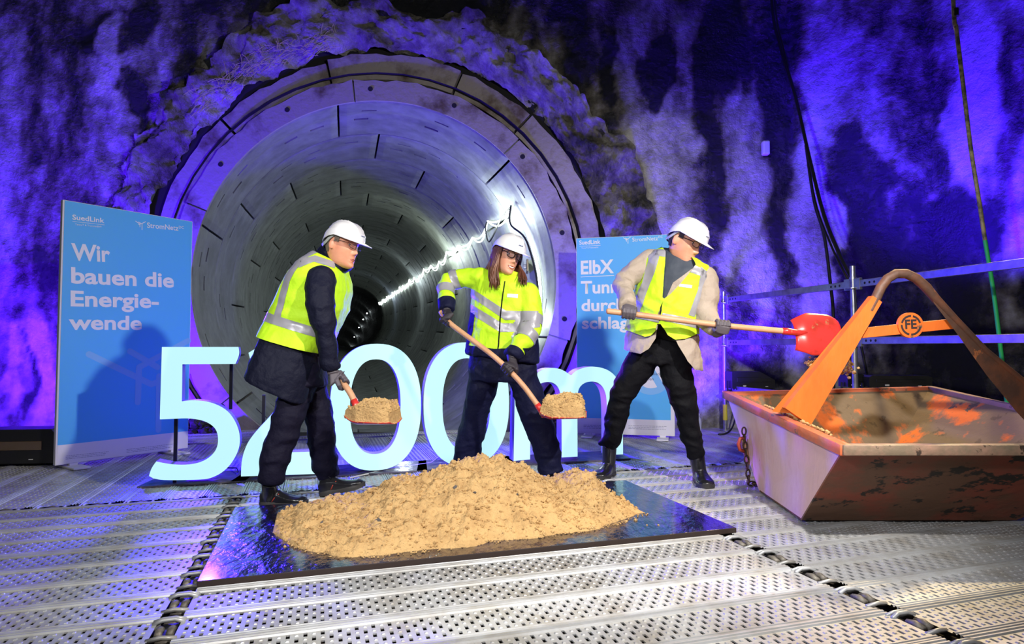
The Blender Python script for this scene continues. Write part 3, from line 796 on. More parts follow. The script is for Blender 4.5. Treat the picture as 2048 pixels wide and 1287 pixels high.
Vx = (UU * CT - VV * ST); Vy = (UU * ST + VV * CT); nU, nV = UU.shape
ii = np.arange(nU * nV).reshape(nU, nV); q = np.stack([ii[:-1, :-1], ii[1:, :-1], ii[1:, 1:], ii[:-1, 1:]], -1)
kk = (H[:-1, :-1] > -.019) | (H[1:, 1:] > -.019) | (H[1:, :-1] > -.019) | (H[:-1, 1:] > -.019)
sme = mesh('sand_heap', np.stack([Vx, Vy, H + .032], -1).reshape(-1, 3), [tuple(r) for r in q[kk].tolist()], M_sand, smooth=True)
sand = ob('sand_heap', sme); sand['kind'] = 'stuff'; tag(sand, 'long heap of damp yellow sand on the black board', 'sand')
cl = MB(); rr = random.Random(11)
def hs(u, v):
    i = int((u - us[0]) / .0085); j = int((v - vs[0]) / .0085)
    return H[max(0, min(nU - 1, i)), max(0, min(nV - 1, j))]
ICO = bmesh.new(); bmesh.ops.create_icosphere(ICO, subdivisions=1, radius=1); IV = [v.co.copy() for v in ICO.verts]; IFc = [tuple(v.index for v in f.verts) for f in ICO.faces]; ICO.free()
def lump(mb, c, r, m=0, rnd=rr):
    e = [Vector((v.x * rnd.uniform(.7, 1.2), v.y * rnd.uniform(.7, 1.2), v.z * rnd.uniform(.6, 1.0))) * r for v in IV]
    mb.add([c + v for v in e], IFc, m)
for i in range(5200):
    u = rr.uniform(umin, umax); v = rr.uniform(2.9, 4.0); z = hs(u, v)
    if z < .004: 
        if rr.random() < .97: continue
        z = .0
    r = rr.choice([.004, .005, .006, .008, .011]) * (1.6 if rr.random() < .05 else 1)
    lump(cl, uv(u, v, z + .032 + r * .25), r)
for i in range(260):
    k = rr.random(); x = fr[0, 0] + k * (fr[-1, 0] - fr[0, 0]); v = np.interp(x, fr[:, 0], fr[:, 1]) + rr.uniform(-.03, .02); lump(cl, uv(x, v, .035), rr.uniform(.002, .006))
c_ = cl.build('sand_clod', M_sand, sand, fixn=False); c_['kind'] = 'stuff'
M_stone = mat('grey_pebble', (.09, .08, .075), .8)
for (x, y, r) in ((911, 975, .016), (950, 985, .014), (897, 1008, .012), (757, 1040, .015), (706, 1090, .009), (905, 1088, .012), (1035, 988, .009), (645, 1045, .012)):
    # pebble found on the front slope
    for vv in np.arange(2.9, 3.9, .01):
        p = onplane(x, y, uv(0, float(vv)), D2)
        if p.z <= hs(p.dot(D1), float(vv)) + .034: break
    s_ = MB(); lump(s_, p, r); s_.build('pebble', M_stone, sand, smooth=False)

# ------------------------------------------------------------ skip
def paint(name, a, b_, lo, hi, rough=.6, sc=3.5, st=(1, 1, .45), spc=(.13, .085, .05), th=.56):
    return mat(name, a, rough, 0, var=(sc, b_, lo, hi), bump=(26, .35, .01), stretch=st, speck=(9, spc, th))
OR = (.80, .17, .025); MUD = (.19, .135, .085)
M_or = paint('orange_paint', OR, (.62, .12, .02), .4, .7, .45, th=.66)
M_orin = paint('muddy_orange', OR, MUD, .40, .485, .8, 4, (1, 1, .35), (.12, .085, .055), .60)
M_pink = paint('faded_pale_paint', (.84, .54, .58), (.60, .20, .16), .52, .80, .6, 2.5, spc=(.16, .06, .05), th=.70)
M_front = paint('muddy_rust', (.20, .10, .058), (.33, .085, .05), .48, .62, .7, 3.2, (.6, .6, 1.2), (.035, .026, .02), .56)
M_rimm = paint('worn_rim', (.34, .20, .14), (.20, .15, .10), .4, .6, .5, 6, (1, 1, 1), (.06, .04, .03), .58)
M_rust = paint('rust_brown', (.16, .06, .03), (.09, .045, .03), .4, .6, .6, 8, (1, 1, 1), (.33, .11, .04), .62)
A = Vector((1.57, 3.0, .47)); B = Vector((1.60, 4.72, .60)); C = Vector((3.12, 4.72, .64)); Dd = Vector((3.22, 3.0, .47))
E = Vector((1.575, 3.47, .012)); Fp = Vector((1.62, 4.17, .012)); G = Vector((2.35, 4.17, .012)); Hh = Vector((2.74, 3.47, .012))
so = Vector((2.3, 3.85, 0))
skip = empty('skip', so, 'muddy orange steel skip with a lifting bail at the right', 'skip')
def slab(pts, th, mats, name, parent, inner=None):
    nrm = (pts[1] - pts[0]).cross(pts[2] - pts[0]).normalized(); ctr = sum(pts, Vector()) / len(pts)
    if nrm.dot(Vector((2.35, 3.85, .35)) - ctr) < 0: nrm = -nrm
    k = len(pts); V = [p - so for p in pts] + [p + nrm * th - so for p in pts]
    Fc = [(0, 1, 2), (0, 2, 3), (k + 2, k + 1, k), (k + 3, k + 2, k)] + [(i, (i + 1) % k, k + (i + 1) % k, k + i) for i in range(k)]
    o = ob(name, mesh(name, V, Fc, mats, [0, 0, 1, 1] + [0] * k), parent)
    bm = bmesh.new(); bm.from_mesh(o.data); bmesh.ops.recalc_face_normals(bm, faces=bm.faces[:]); bm.to_mesh(o.data); bm.free(); return o
for nm_, pts, mm_ in (('end_panel', [A, B, Fp, E], (M_pink, M_orin)), ('front_panel', [A, Dd, Hh, E], (M_front, M_orin)), ('back_panel', [B, C, G, Fp], (M_front, M_orin)), ('end_panel', [Dd, C, G, Hh], (M_rust, M_orin)), ('bottom_panel', [E, Fp, G, Hh], (M_rust, M_orin))):
    slab(pts, .010, mm_, nm_, skip)
rim = MB()
def bar(a, b_, w_, h_, m=0, mb=rim, off_=so, upv=UP, bev=.006):
    d = (b_ - a); L_ = d.length; d.normalize(); s = upv.cross(d).normalized(); u_ = d.cross(s); R = Matrix((d, s, u_)).transposed()
    mb.box((a + b_) / 2 - off_, (L_ + w_ * .6, w_, h_), m, R=R, bev=bev)
bar(A + UP * .0, B, .055, .055, 1); bar(A, Dd, .06, .05, 0); bar(B, C, .035, .045, 1); bar(Dd, C, .05, .05, 0)
autosmooth(rim.build('rim', [M_rimm, paint('rim_orange', (.72, .16, .06), (.5, .2, .12), .4, .7, .45, 8, (1, 1, 1), (.2, .12, .08), .6)], skip))
# sand lying inside on the left
ss_ = MB()
for i in range(420):
    f_ = rr.random(); g_ = rr.random() ** 2; p = A.lerp(B, .12 + .5 * f_) + Vector((.03 + .10 * g_, 0, .035 - .1 * g_)); lump(ss_, p - so, rr.uniform(.004, .013))
x_ = ss_.build('spilled_sand', M_sand, skip, fixn=False); x_['kind'] = 'stuff'
# bail
YB = 3.56
bail = MB()
def tap(p0, p1, w0, w1, th, m, mb):
    d = (p1 - p0).normalized(); s = Vector((0, 1, 0)).cross(d).normalized(); y = Vector((0, th / 2, 0))
    V = [p0 - s * w0 / 2 - y, p0 + s * w0 / 2 - y, p0 + s * w0 / 2 + y, p0 - s * w0 / 2 + y, p1 - s * w1 / 2 - y, p1 + s * w1 / 2 - y, p1 + s * w1 / 2 + y, p1 - s * w1 / 2 + y]
    mb.add([v - so for v in V], [(0, 1, 2, 3), (4, 7, 6, 5), (0, 4, 5, 1), (1, 5, 6, 2), (2, 6, 7, 3), (3, 7, 4, 0)], m)
tap(at(1592, 832, YB), at(1750, 598, YB), .17, .062, .05, 0, bail)
# flange turned to the left
p0, p1 = at(1576, 826, YB - .01), at(1742, 602, YB - .01)
d = (p1 - p0).normalized(); s = Vector((0, 1, 0)).cross(d).normalized()
V = []
for p, wdt in ((p0, .085), (p1, .03)): V += [p, p + Vector((-wdt * .55, wdt * 1.2, 0)) , p + Vector((-wdt * .55 + .012, wdt * 1.2, .004)), p + Vector((.014, .004, .004))]
bail.add([v - so for v in V], [(0, 4, 5, 1), (1, 5, 6, 2), (2, 6, 7, 3), (0, 3, 7, 4), (0, 1, 2, 3), (4, 7, 6, 5)], 0)
arc = [at(*p, YB) for p in ((1738, 622), (1752, 596), (1762, 574), (1775, 557), (1792, 547), (1812, 547), (1832, 556), (1852, 574), (1872, 598), (1910, 638), (1970, 700), (2048, 764), (2110, 815))]
bail.tube([p - so for p in arc], [.027] * 8 + [.024, .02, .018, .018, .018], 12, 1)
rp = [[at(x, y, YB + dy) - so for x, y in ((1862, 588), (1905, 632), (1985, 712), (2060, 775), (2125, 828))] + [at(x, y, YB + dy) - so for x, y in ((2110, 905), (2032, 822), (1972, 748), (1915, 668), (1868, 606))] for dy in (-.008, .012)]
bail.rings(rp, True, 1)
bo = autosmooth(bail.build('lifting_bail', [M_or, M_rust], skip), 40)
cb = MB(); pa, pb = at(1700, 668, YB + .02), at(1905, 647, YB + .02); bar(pa, pb, .012, .058, 0, cb, bev=.002)
pc = at(1820, 650, YB + .012); nn = 32
cb.rings([[pc - so + Vector((math.cos(2 * PI * j / nn) * .072, y, math.sin(2 * PI * j / nn) * .072)) for j in range(nn)] for y in (-.008, .012)])
cbo = cb.build('cross_bar', M_or, bo)
M_bk = mat('black_paint', (.03, .02, .02), .6)
rg_ = MB()
for a0, a1 in ((.25, 1.35), (1.55, 2.9), (3.1, 4.5), (4.7, 6.1)):
    k = 12; pi_ = []; po = []
    for j in range(k + 1):
        a = a0 + (a1 - a0) * j / k; pi_.append(pc - so + Vector((math.cos(a) * .047, -.0095, math.sin(a) * .047))); po.append(pc - so + Vector((math.cos(a) * .058, -.0095, math.sin(a) * .058)))
    m0 = len(pi_); rg_.add(pi_ + po, [(j, j + 1, m0 + j + 1, m0 + j) for j in range(k)])
rg_.build('emblem', M_bk, bo, kind='stuff')
fe = text_mesh('FE', pc + Vector((-.033, 0, -.019)), pc + Vector((.033, 0, -.017)), Vector((0, -1, 0)), M_bk, 'lettering', None, .03, 1.0, .010)
setco(fe.data, getco(fe.data) - np.array(so[:])); fe.parent = bo
# chain, hook and timber block at the left end
M_chain = mat('rusty_chain', (.07, .04, .025), .6, .5)
ch = MB()
cpx = [(1488, 862), (1489, 876), (1490, 890), (1491, 904), (1493, 918), (1494, 932), (1496, 946), (1497, 958), (1503, 966), (1512, 966)]
for i, p in enumerate(cpx):
    c = at(p[0], p[1], 4.3) - so; k = 10; R = Matrix.Rotation(PI / 2 * (i % 2), 3, 'Z')
    if i > 7: R = Matrix.Rotation(PI / 2, 3, 'Y') @ R
    ch.tube([c + R @ Vector((math.cos(2 * PI * j / k) * .014, 0, math.sin(2 * PI * j / k) * .028)) for j in range(k + 1)], .0055, 6)
ch.build('chain', M_chain, skip, smooth=True)
hk = MB(); c = at(1482, 890, 4.32) - so
hk.tube([c + Vector((.02, 0, .05)), c + Vector((-.005, 0, .045)), c + Vector((-.018, 0, .01)), c + Vector((-.008, 0, -.03)), c + Vector((.02, 0, -.04))], .013, 8); hk.build('hook', mat('red_hook', (.35, .05, .03), .5), skip, smooth=True)
tm = MB(); a_, b_ = at(1484, 877, 4.34), at(1497, 925, 4.34); bar(a_, b_, .02, .05, 0, tm, upv=Vector((0, 1, 0)), bev=.003); tm.build('timber_block', mat('raw_timber', (.50, .27, .15), .8), skip)

# ------------------------------------------------------------ railing
R1 = Vector((2.45, 7.28, 0)); R2 = Vector((2.965, 5.46, 0)); R3 = Vector((3.46, 3.55, 0))
rl = empty('scaffold_railing', R2, 'steel scaffold railing with three rails running behind the skip', 'railing')
def post(p, h):
    m_ = MB(); m_.tube([p - R2 + UP * .02, p - R2 + UP * h], .024, 16); m_.tube([p - R2 + UP * .003, p - R2 + UP * .02], .06, 12); m_.tube([p - R2 + UP * (h - .12), p - R2 + UP * (h - .1)], .031, 16)
    return autosmooth(m_.build('post', M_steel, rl))
for p, h in ((R1, 1.60), (R2, 1.66), (R3, 1.66)):
    po_ = post(p, h)
    for z in (1.50, 1.01, .49):
        m_ = MB(); c = p - R2 + UP * (z - .035)
        m_.rings([[c + Vector((math.cos(2 * PI * j / 16) * .062, math.sin(2 * PI * j / 16) * .062, zz)) for j in range(16)] for zz in (-.004, .004)]); m_.build('rosette', M_steel, po_)
M_hole = mat('rail_hole', (.01, .01, .012), .8)
for a_, b_ in ((R1, R2), (R2, R3)):
    d = (b_ - a_).normalized()
    for z in (1.50, 1.01, .49):
        m_ = MB(); a2 = a_ + d * .05 + UP * z - R2; b2 = b_ - d * .05 + UP * z - R2
        bar(a2 + R2, b2 + R2, .022, .060, 0, m_, R2, bev=.004)
        for e_, sg in ((a2, 1), (b2, -1)):
            bar(e_ + R2 - d * sg * .02, e_ + R2 + d * sg * .03, .030, .10, 0, m_, R2, bev=.004)
        r_ = m_.build('rail', M_steel, rl)
        hm_ = MB(); sd_ = d.cross(UP)
        for e_, sg in ((a2, 1), (b2, -1)):
            for k in range(3):
                c = e_ + d * sg * (.09 + .05 * k)
                for side in (-1, 1):
                    hm_.rings([[c + sd_ * side * y + d * math.cos(2 * PI * j / 10) * .011 + UP * math.sin(2 * PI * j / 10) * .011 for j in range(10)] for y in (.0112, .0118)])
        hm_.build('rail_hole', M_hole, r_, kind='stuff')
m_ = MB(); m_.tube([R1 - R2 + UP * .12, R1 - R2 + UP * .30], .0255, 16); m_.build('yellow_sticker', mat('yellow_sticker', (.75, .65, .05), .5), rl)

# ------------------------------------------------------------ stage lights
M_lens = mat('lamp_glass', (.10, .06, .03), .1, 0, coat=1)
def fixture(label, c, rz, w_, h_, d_, wedge=0, slots=False):
    t = empty('stage_light', c, label, 'light', rotz=rz)
    m_ = MB(); hw = w_ / 2; hd = d_ / 2
    prof = [(-hw, 0), (hw, 0), (hw, h_ * (1 - wedge)), (hw - w_ * .35 * (wedge > 0), h_), (-hw, h_)] if wedge else [(-hw, 0), (hw, 0), (hw, h_ * .85), (hw - .03, h_), (-hw + .03, h_), (-hw, h_ * .85)]
    m_.prism(prof, d_, Vector((0, -hd, .03)), Vector((1, 0, 0)), UP, Vector((0, -1, 0)))
    for k in range(5): m_.box((-hw + w_ * (.1 + .18 * k), hd + .008, .03 + h_ * .5), (.012, .016, h_ * .8))
    m_.build('housing', M_black, t)
    g_ = MB(); g_.box((0, -hd - .003, .03 + h_ * .52), (w_ * .78, .008, h_ * .26), bev=.003); g_.build('lamp_window', M_black if wedge or w_ < .8 else M_lens, t)
    y_ = MB(); y_.tube([(-hw - .015, 0, .0), (-hw - .015, 0, h_ * .6)], .010, 6); y_.tube([(hw + .015, 0, .0), (hw + .015, 0, h_ * .6)], .010, 6); y_.tube([(-hw - .02, 0, .008), (hw + .02, 0, .008)], .010, 6); y_.build('yoke', M_black, t)
    s_ = MB(); s_.box((-w_ * .22, -hd - .006, .03 + h_ * .16), (.035, .006, .014)); s_.box((w_ * .3, -hd - .006, .03 + h_ * .12), (.03, .006, .006)); s_.build('marking', M_white, t, kind='stuff')
    return t
fixture('long black stage light on the floor left of the left banner', ground(10, 930, 0), .12, .86, .27, .22)
fixture('black wedge shaped stage light clamped to the lowest rail by the left post', at(1500, 781, 7.16), .1, .50, .19, .18, .5)
fixture('wide black stage light behind the skip at the middle post', at(1790, 779, 5.62), -.1, .52, .10, .2)
fixture('small black stage light behind the skip just left of the middle post', at(1703, 779, 5.75), .1, .16, .12, .14)

# ------------------------------------------------------------ cables and hose on the right
def cable(pts, r, label, mt=M_rub, name='cable', cat='cable'):
    m_ = MB(); n_ = []
    P_ = [Vector(p) for p in pts]
    for i in range(len(P_) - 1):
        p0 = P_[max(i - 1, 0)]; p1 = P_[i]; p2 = P_[i + 1]; p3 = P_[min(i + 2, len(P_) - 1)]
        for k in range(6):
            t_ = k / 6; n_.append(.5 * ((2 * p1) + (p2 - p0) * t_ + (2 * p0 - 5 * p1 + 4 * p2 - p3) * t_ * t_ + (3 * p1 - p0 - 3 * p2 + p3) * t_ ** 3))
    n_.append(P_[-1]); m_.tube(n_, r, 8); return tag(m_.build(name, mt, smooth=True), label, cat)
cable([at(1525, -420, 7.3), at(1542, -20, 7.2), at(1560, 90, 7.1), at(1590, 190, 6.9), at(1620, 320, 6.5), at(1648, 430, 6.1), at(1680, 510, 5.75), at(1706, 560, 5.5)], .018, 'thick black cable hanging down the wall to the middle post of the railing')
cable([at(1535, -420, 7.3), at(1548, -20, 7.15), at(1570, 110, 7.0), at(1606, 260, 6.7), at(1630, 400, 6.3), at(1662, 490, 5.9), at(1697, 562, 5.5)], .010, 'thin black cable beside the thick one hanging to the middle post')
cable([at(1612, 290, 6.85), at(1628, 400, 6.7), at(1648, 470, 6.6), at(1660, 560, 6.5), at(1667, 640, 6.4), at(1667, 790, 6.4)], .017, 'straight black cable dropping behind the red shovel blade')
cable([at(1722, 690, 5.9), at(1732, 740, 5.9), at(1742, 790, 5.9)], .012, 'short slanting black cable under the middle post')
cable([at(1708, 575, 5.42), at(1713, 620, 5.4), at(1712, 670, 5.4), at(1700, 720, 5.42), at(1716, 770, 5.5)], .006, 'thin black cord curling round the middle post')
cable([at(1477, 800, 7.2), at(1472, 830, 7.1), at(1464, 855, 7.0), at(1452, 866, 6.9), at(1436, 868, 6.9)], .010, 'black cord running from the wedge light to the deck')
M_hose = mat('yellowish_hose', (.60, .50, .22), .5, var=(20, (.14, .13, .06), .4, .6)); M_hoseg = mat('green_lit_hose', (.04, .75, .18), .45)
hp = [at(1880, -700, 4.9), at(1905, -30, 4.9), at(1913, 60, 4.9), at(1925, 160, 4.9), at(1942, 300, 4.9), at(1958, 400, 4.9), at(1970, 480, 4.9), at(1985, 570, 4.9), at(1998, 670, 4.9), at(2012, 790, 4.9), at(2020, 870, 4.9)]
h_ = cable(hp, .015, 'tall hose at the far right, dull yellow above and painted green-lit below', M_hose, 'hose', 'hose')
h_.data.materials.append(M_hoseg)  # green light on the lower hose is put into its colour
for p in h_.data.polygons:
    if p.center.z < at(1970, 478, 4.9).z: p.material_index = 1
m_ = MB(); c = at(1911, 25, 4.9); m_.tube([c - UP * .03, c + UP * .03], .023, 10); m_.build('clamp', M_black, h_)
# bottle by the post
c = at(1397, 852, 7.05); c.z = 0.0
bt = empty('bottle', c, 'small clear plastic bottle on the deck by the foot of the left railing post', 'bottle')
M_pet = mat('clear_plastic', (.75, .8, .85), .15, 0, alpha=.45)
m_ = MB(); prof = [(.001, .004), (.032, .006), (.033, .12), (.03, .15), (.012, .19), (.012, .20)]
m_.rings([[Vector((math.cos(2 * PI * j / 16) * r, math.sin(2 * PI * j / 16) * r, z)) for j in range(16)] for r, z in prof]); m_.build('bottle_body', M_pet, bt, smooth=True)
m_ = MB(); m_.tube([(0, 0, .198), (0, 0, .218)], .014, 12); m_.build('cap', M_white, bt)
# debris at the tunnel foot
M_deb = mat('dark_debris', (.03, .025, .022), .8, bump=(20, .5, .02))
db = MB(); rd = random.Random(4)
for i in range(240):
    x = rd.uniform(372, 470) if i < 130 else rd.uniform(1095, 1150); p = at(x, 700, rd.uniform(7.0, 7.4)); z = rd.uniform(0, .16) * (1 - abs(x - 420) / 120 if i < 130 else .9)
    p.z = max(z, 0.0); lump(db, p, rd.uniform(.02, .07), rnd=rd)
d_ = db.build('rubble', M_deb, fixn=False); d_['kind'] = 'stuff'; tag(d_, 'low dark rubble at the foot of the tunnel mouth behind the figure five', 'rubble')
# ------------------------------------------------------------ people
def skin(name, c, c2): return mat(name, c, .45, 0, var=(14, c2, .35, .7), spec=.4, bump=(120, .06, .002))
M_skin1 = skin('skin_ruddy', (.76, .34, .20), (.68, .26, .15)); M_skin2 = skin('skin_fair', (.72, .36, .23), (.66, .28, .17)); M_skin3 = skin('skin_tan', (.68, .32, .20), (.60, .25, .15))
M_lip = mat('lips', (.42, .11, .08), .4); M_teeth = mat('teeth', (.78, .74, .66), .3)
M_eye = mat('eye_white', (.62, .58, .54), .25); M_iris = mat('iris', (.03, .025, .02), .2)
M_brow = mat('eyebrow', (.10, .05, .03), .8)
M_helm = mat('helmet_shell', (.74, .73, .74), .28, coat=.3)
M_harn = mat('helmet_harness', (.42, .44, .40), .5)
M_yel = mat('hi_vis_fabric', (.58, .95, .015), .7, 0, var=(5, (.50, .84, .01), .4, .7), bump=(9, .55, .03), emit=((.50, 1.0, .02), .0))
M_ref = mat('reflective_tape', (.34, .33, .36), .35, .1, bump=(180, .2, .001))
M_navy_c = mat('navy_coat', (.008, .009, .023), .62, 0, bump=(12, .7, .03), spec=.15)
M_trn = mat('dark_trousers', (.008, .007, .020), .7, 0, bump=(10, .7, .03), spec=.15)
M_blk = mat('black_denim', (.004, .004, .006), .75, 0, bump=(10, .7, .03), spec=.15)
M_navy_w = mat('navy_work_cloth', (.007, .008, .032), .65, 0, bump=(10, .7, .03), spec=.15)
M_beige = mat('beige_blazer', (.42, .34, .27), .75, 0, bump=(10, .7, .03), var=(4, (.36, .29, .23), .4, .7))
M_shirt = mat('dark_grey_shirt', (.035, .045, .065), .65, 0, bump=(10, .3, .02))
M_glove = mat('grey_work_glove', (.10, .085, .10), .6, 0, bump=(60, .3, .003)); M_glovd = mat('dark_work_glove', (.028, .022, .03), .6, 0, bump=(60, .3, .003))
M_leath = mat('black_leather', (.012, .012, .014), .28, 0, bump=(22, .35, .006), coat=.25)
M_sole = mat('rubber_sole', (.035, .032, .03), .6)
M_red = mat('red_accent', (.45, .05, .03), .5)
M_lace = mat('boot_lace', (.03, .03, .035), .7)
M_frame = mat('spectacle_frame', (.012, .008, .008), .3)
M_lensg = mat('spectacle_lens', (.9, .92, .95), .08, 0, alpha=.07)
M_hair1 = mat('short_grey_hair', (.16, .12, .09), .8, bump=(90, .5, .003)); M_hair2 = mat('long_brown_hair', (.13, .045, .022), .45, 0, var=(9, (.24, .11, .055), .45, .7)); M_hair3 = mat('short_dark_hair', (.03, .018, .014), .8, bump=(90, .5, .003))
def pj(p):
    """project to pixels"""
    z = p.z - CH; d = p.y * math.cos(PITCH) + z * math.sin(PITCH); u = -p.y * math.sin(PITCH) + z * math.cos(PITCH)
    return 1024 + F * p.x / d, 643.5 - F * u / d
def sring(c, A_, B_, n=28, pw=2.3):
    o = []
    for i in range(n):
        t = 2 * PI * i / n; cs, sn = math.cos(t), math.sin(t)
        o.append(c + A_ * math.copysign(abs(cs) ** (2 / pw), cs) + B_ * math.copysign(abs(sn) ** (2 / pw), sn))
    return o
def torso_rings(spec, Ya, Yb, depth_dir, grow=0.0, pw=2.3):
    R = []
    for (xa, ya, xb, yb, dep) in spec:
        a = at(xa, ya, Ya); b_ = at(xb, yb, Yb); c = (a + b_) / 2; h = (b_ - a) / 2; h = h * (1 + grow / h.length)
        R.append(sring(c, h, depth_dir * (dep + grow), 28, pw))
    return R
def limb(mb, pts, rad, n=16, sub=4):
    P_ = [Vector(p) for p in pts]; Q = []; RR = []
    for i in range(len(P_) - 1):
        p0 = P_[max(i - 1, 0)]; p1 = P_[i]; p2 = P_[i + 1]; p3 = P_[min(i + 2, len(P_) - 1)]
        for k in range(sub):
            t = k / sub; Q.append(.5 * ((2 * p1) + (p2 - p0) * t + (2 * p0 - 5 * p1 + 4 * p2 - p3) * t * t + (3 * p1 - p0 - 3 * p2 + p3) * t ** 3)); RR.append(rad[i] * (1 - t) + rad[i + 1] * t)
    Q.append(P_[-1]); RR.append(rad[-1]); mb.tube(Q, RR, n)
    mb.ball(P_[0], rad[0] * .98, 10); return mb
def cloth(name, mb, mt, parent, off, vox=.0085, sm=5, wr=.006, seed=0, wscale=9, st=(1, 1, 1), folds=()):
    mb.V = [v - off for v in mb.V]
    o = mb.build(name, mt, None, True); remesh(o, vox, sm, .5)
    me = o.data; co = getco(me); no = getno(me)
    n = fbm(co * wscale * np.array(st) + seed, 3, seed, .55)
    n = 1 - np.abs(n) * 2.2
    rg2 = 1 - 2.6 * np.abs(fbm(co * np.array([5, 5, 8.5]) + 31 + seed + .8 * fbm(co * 3 + seed, 2, 5)[:, None], 2, seed + 40, .5))
    d = wr * .95 * np.clip(rg2, -.6, 1) + wr * 1.5 * n * (.6 + .5 * fbm(co * 3 + seed, 2, seed + 9)) + wr * .7 * fbm(co * 4 + seed, 2, seed + 3)
    for (c, r, freq, amp, axis) in folds:
        c = np.array((c - off)[:]); w_ = np.exp(-((np.linalg.norm(co - c, axis=1) / r) ** 2)); d = d + amp * w_ * np.sin((co - c) @ np.array(axis) * freq + 1.5 * fbm(co * 6, 2, seed))
    setco(me, co + no * d[:, None]); me.polygons.foreach_set('use_smooth', [True] * len(me.polygons)); me.update()
    o.parent = parent; return o
def carve(src, name, mt, parent, planes, pred, offset=.003, delete=False):
    """copy (or cut) the faces of src that satisfy pred, after splitting along the planes"""
    bm = bmesh.new(); bm.from_mesh(src.data)
    for co, no in planes: bmesh.ops.bisect_plane(bm, geom=bm.verts[:] + bm.edges[:] + bm.faces[:], dist=1e-5, plane_co=co, plane_no=no)
    bm.normal_update()
    kill = [f for f in bm.faces if pred(f.calc_center_median(), f.normal) == delete]
    bmesh.ops.delete(bm, geom=kill, context='FACES')
    if not delete:
        bm.normal_update(); nv = [(v, v.normal.copy()) for v in bm.verts]
        for v, n_ in nv: v.co += n_ * offset
        me = bpy.data.meshes.new(name); bm.to_mesh(me); bm.free(); me.materials.append(mt)
        me.polygons.foreach_set('use_smooth', [True] * len(me.polygons)); me.update(); return ob(name, me, parent)
    bm.to_mesh(src.data); bm.free(); src.data.update(); return src
def pxplanes(poly, Y, off, closed=True):
    """planes running in depth through the edges of a pixel polyline at distance Y"""
    o = []; n = len(poly)
    for i in range(n if closed else n - 1):
        a = at(*poly[i], Y); b_ = at(*poly[(i + 1) % n], Y); o.append((a - off, (b_ - a).cross(Vector((0, 1, 0))).normalized()))
    return o
def inpoly(x, y, poly):
    c = False; n = len(poly); j = n - 1
    for i in range(n):
        xi, yi = poly[i]; xj, yj = poly[j]
        if (yi > y) != (yj > y) and x < (xj - xi) * (y - yi) / (yj - yi) + xi: c = not c
        j = i
    return c
def pypred(poly, Y, off, front=True):
    Pq = [at(x, y, Y) for x, y in poly]; Pq = [(p.x, p.z) for p in Pq]
    def f(c, n):
        if front is True and n.y > .1: return False
        if front is False and n.y < -.1: return False
        q = c + off; return inpoly(q.x, q.z, Pq)
    return f
def limbband(src, name, mt, parent, off, a, b_, t0, t1, r, offset=.003):
    a = a - off; b_ = b_ - off; d = b_ - a; L_ = d.length; d.normalize()
    def pred(c, n):
        t = (c - a).dot(d) / L_
        return t0 < t < t1 and ((c - a) - d * (c - a).dot(d)).length < r
    return carve(src, name, mt, parent, [(a + d * L_ * t0, d), (a + d * L_ * t1, d)], pred, offset)

def head_mb(mb, M, s, fem=False):
    T = [(-.117, .012, .072, -.045), (-.112, .028, .088, -.012), (-.103, .040, .093, .012), (-.090, .050, .093, .034), (-.075, .056, .091, .052), (-.058, .061, .089, .066), (-.040, .066, .089, .076), (-.020, .070, .088, .086), (0, .073, .088, .093), (.02, .075, .090, .098), (.04, .076, .092, .100), (.06, .074, .088, .098), (.08, .066, .077, .088), (.1, .050, .058, .066), (.112, .028, .032, .038), (.117, .008, .010, .010)]
    T = np.array(T); nz, na = 80, 96; zz = np.linspace(-.117, .117, nz); V = []
    wz = np.interp(zz, T[:, 0], T[:, 1]) * (.95 if fem else 1); fz = np.interp(zz, T[:, 0], T[:, 2]); bz = np.interp(zz, T[:, 0], T[:, 3])
    R = []
    for i in range(nz):
        z = zz[i]; ring = []
        for j in range(na):
            # denser sampling at the front
            t = 2 * PI * j / na; t = t + .35 * math.sin(t)* -1 if False else t
            sx, cy = math.sin(t), math.cos(t)
            k = 2.25; x = wz[i] * math.copysign(abs(sx) ** (2 / k), sx); rr_ = fz[i] if cy > 0 else bz[i]; y = rr_ * math.copysign(abs(cy) ** (2 / 2.15), cy)
            if cy > 0:
                y += facebump(x, z, fem)
            ring.append(M @ Vector((x * s, y * s, z * s)))
        R.append(ring)
    mb.rings(R, True)
    for sg in (-1, 1):
        c = Vector((sg * .076, -.008, -.004)); Rm = Matrix.Rotation(sg * .35, 3, 'Z') @ Matrix.Rotation(-.15, 3, 'X')
        Rg = []
        for i in range(1, 9):
            a = PI * i / 9; Rg.append([M @ ((c + Rm @ Vector((math.cos(a) * .009, math.sin(a) * math.cos(2 * PI * j / 14) * .019, math.sin(a) * math.sin(2 * PI * j / 14) * .033 * (1 if math.sin(2 * PI * j / 14) > 0 else .9)))) * s) for j in range(14)])
        mb.rings(Rg, True)
def facebump(x, z, fem=False):
    g = lambda a, b_: math.exp(-(a / b_) ** 2)
    # nose
    hz = np.interp(z, [-.050, -.040, -.034, -.026, -.010, .006, .020, .034], [0, .002, .017, .026, .018, .010, .005, 0]); wz_ = np.interp(z, [-.045, -.030, -.015, .02], [.013, .013, .009, .008])
    b = hz * g(x, wz_)
    b += .007 * g(abs(x) - .013, .006) * g(z + .036, .007)
    b -= .011 * g(abs(x) - .031, .015) * g(z - .012, .012)
    b += .004 * g(abs(x) - .028, .02) * g(z - .032, .008)
    b += .005 * g(x, .022) * g(z + .060, .006) + .0055 * g(x, .019) * g(z + .073, .006) - .005 * g(x, .022) * g(z + .0665, .0028)
    b -= .004 * g(x, .02) * g(z + .084, .006); b += .006 * g(x, .02) * g(z + .100, .010)
    b += .004 * g(abs(x) - .046, .014) * g(z + .018, .014)
    return b
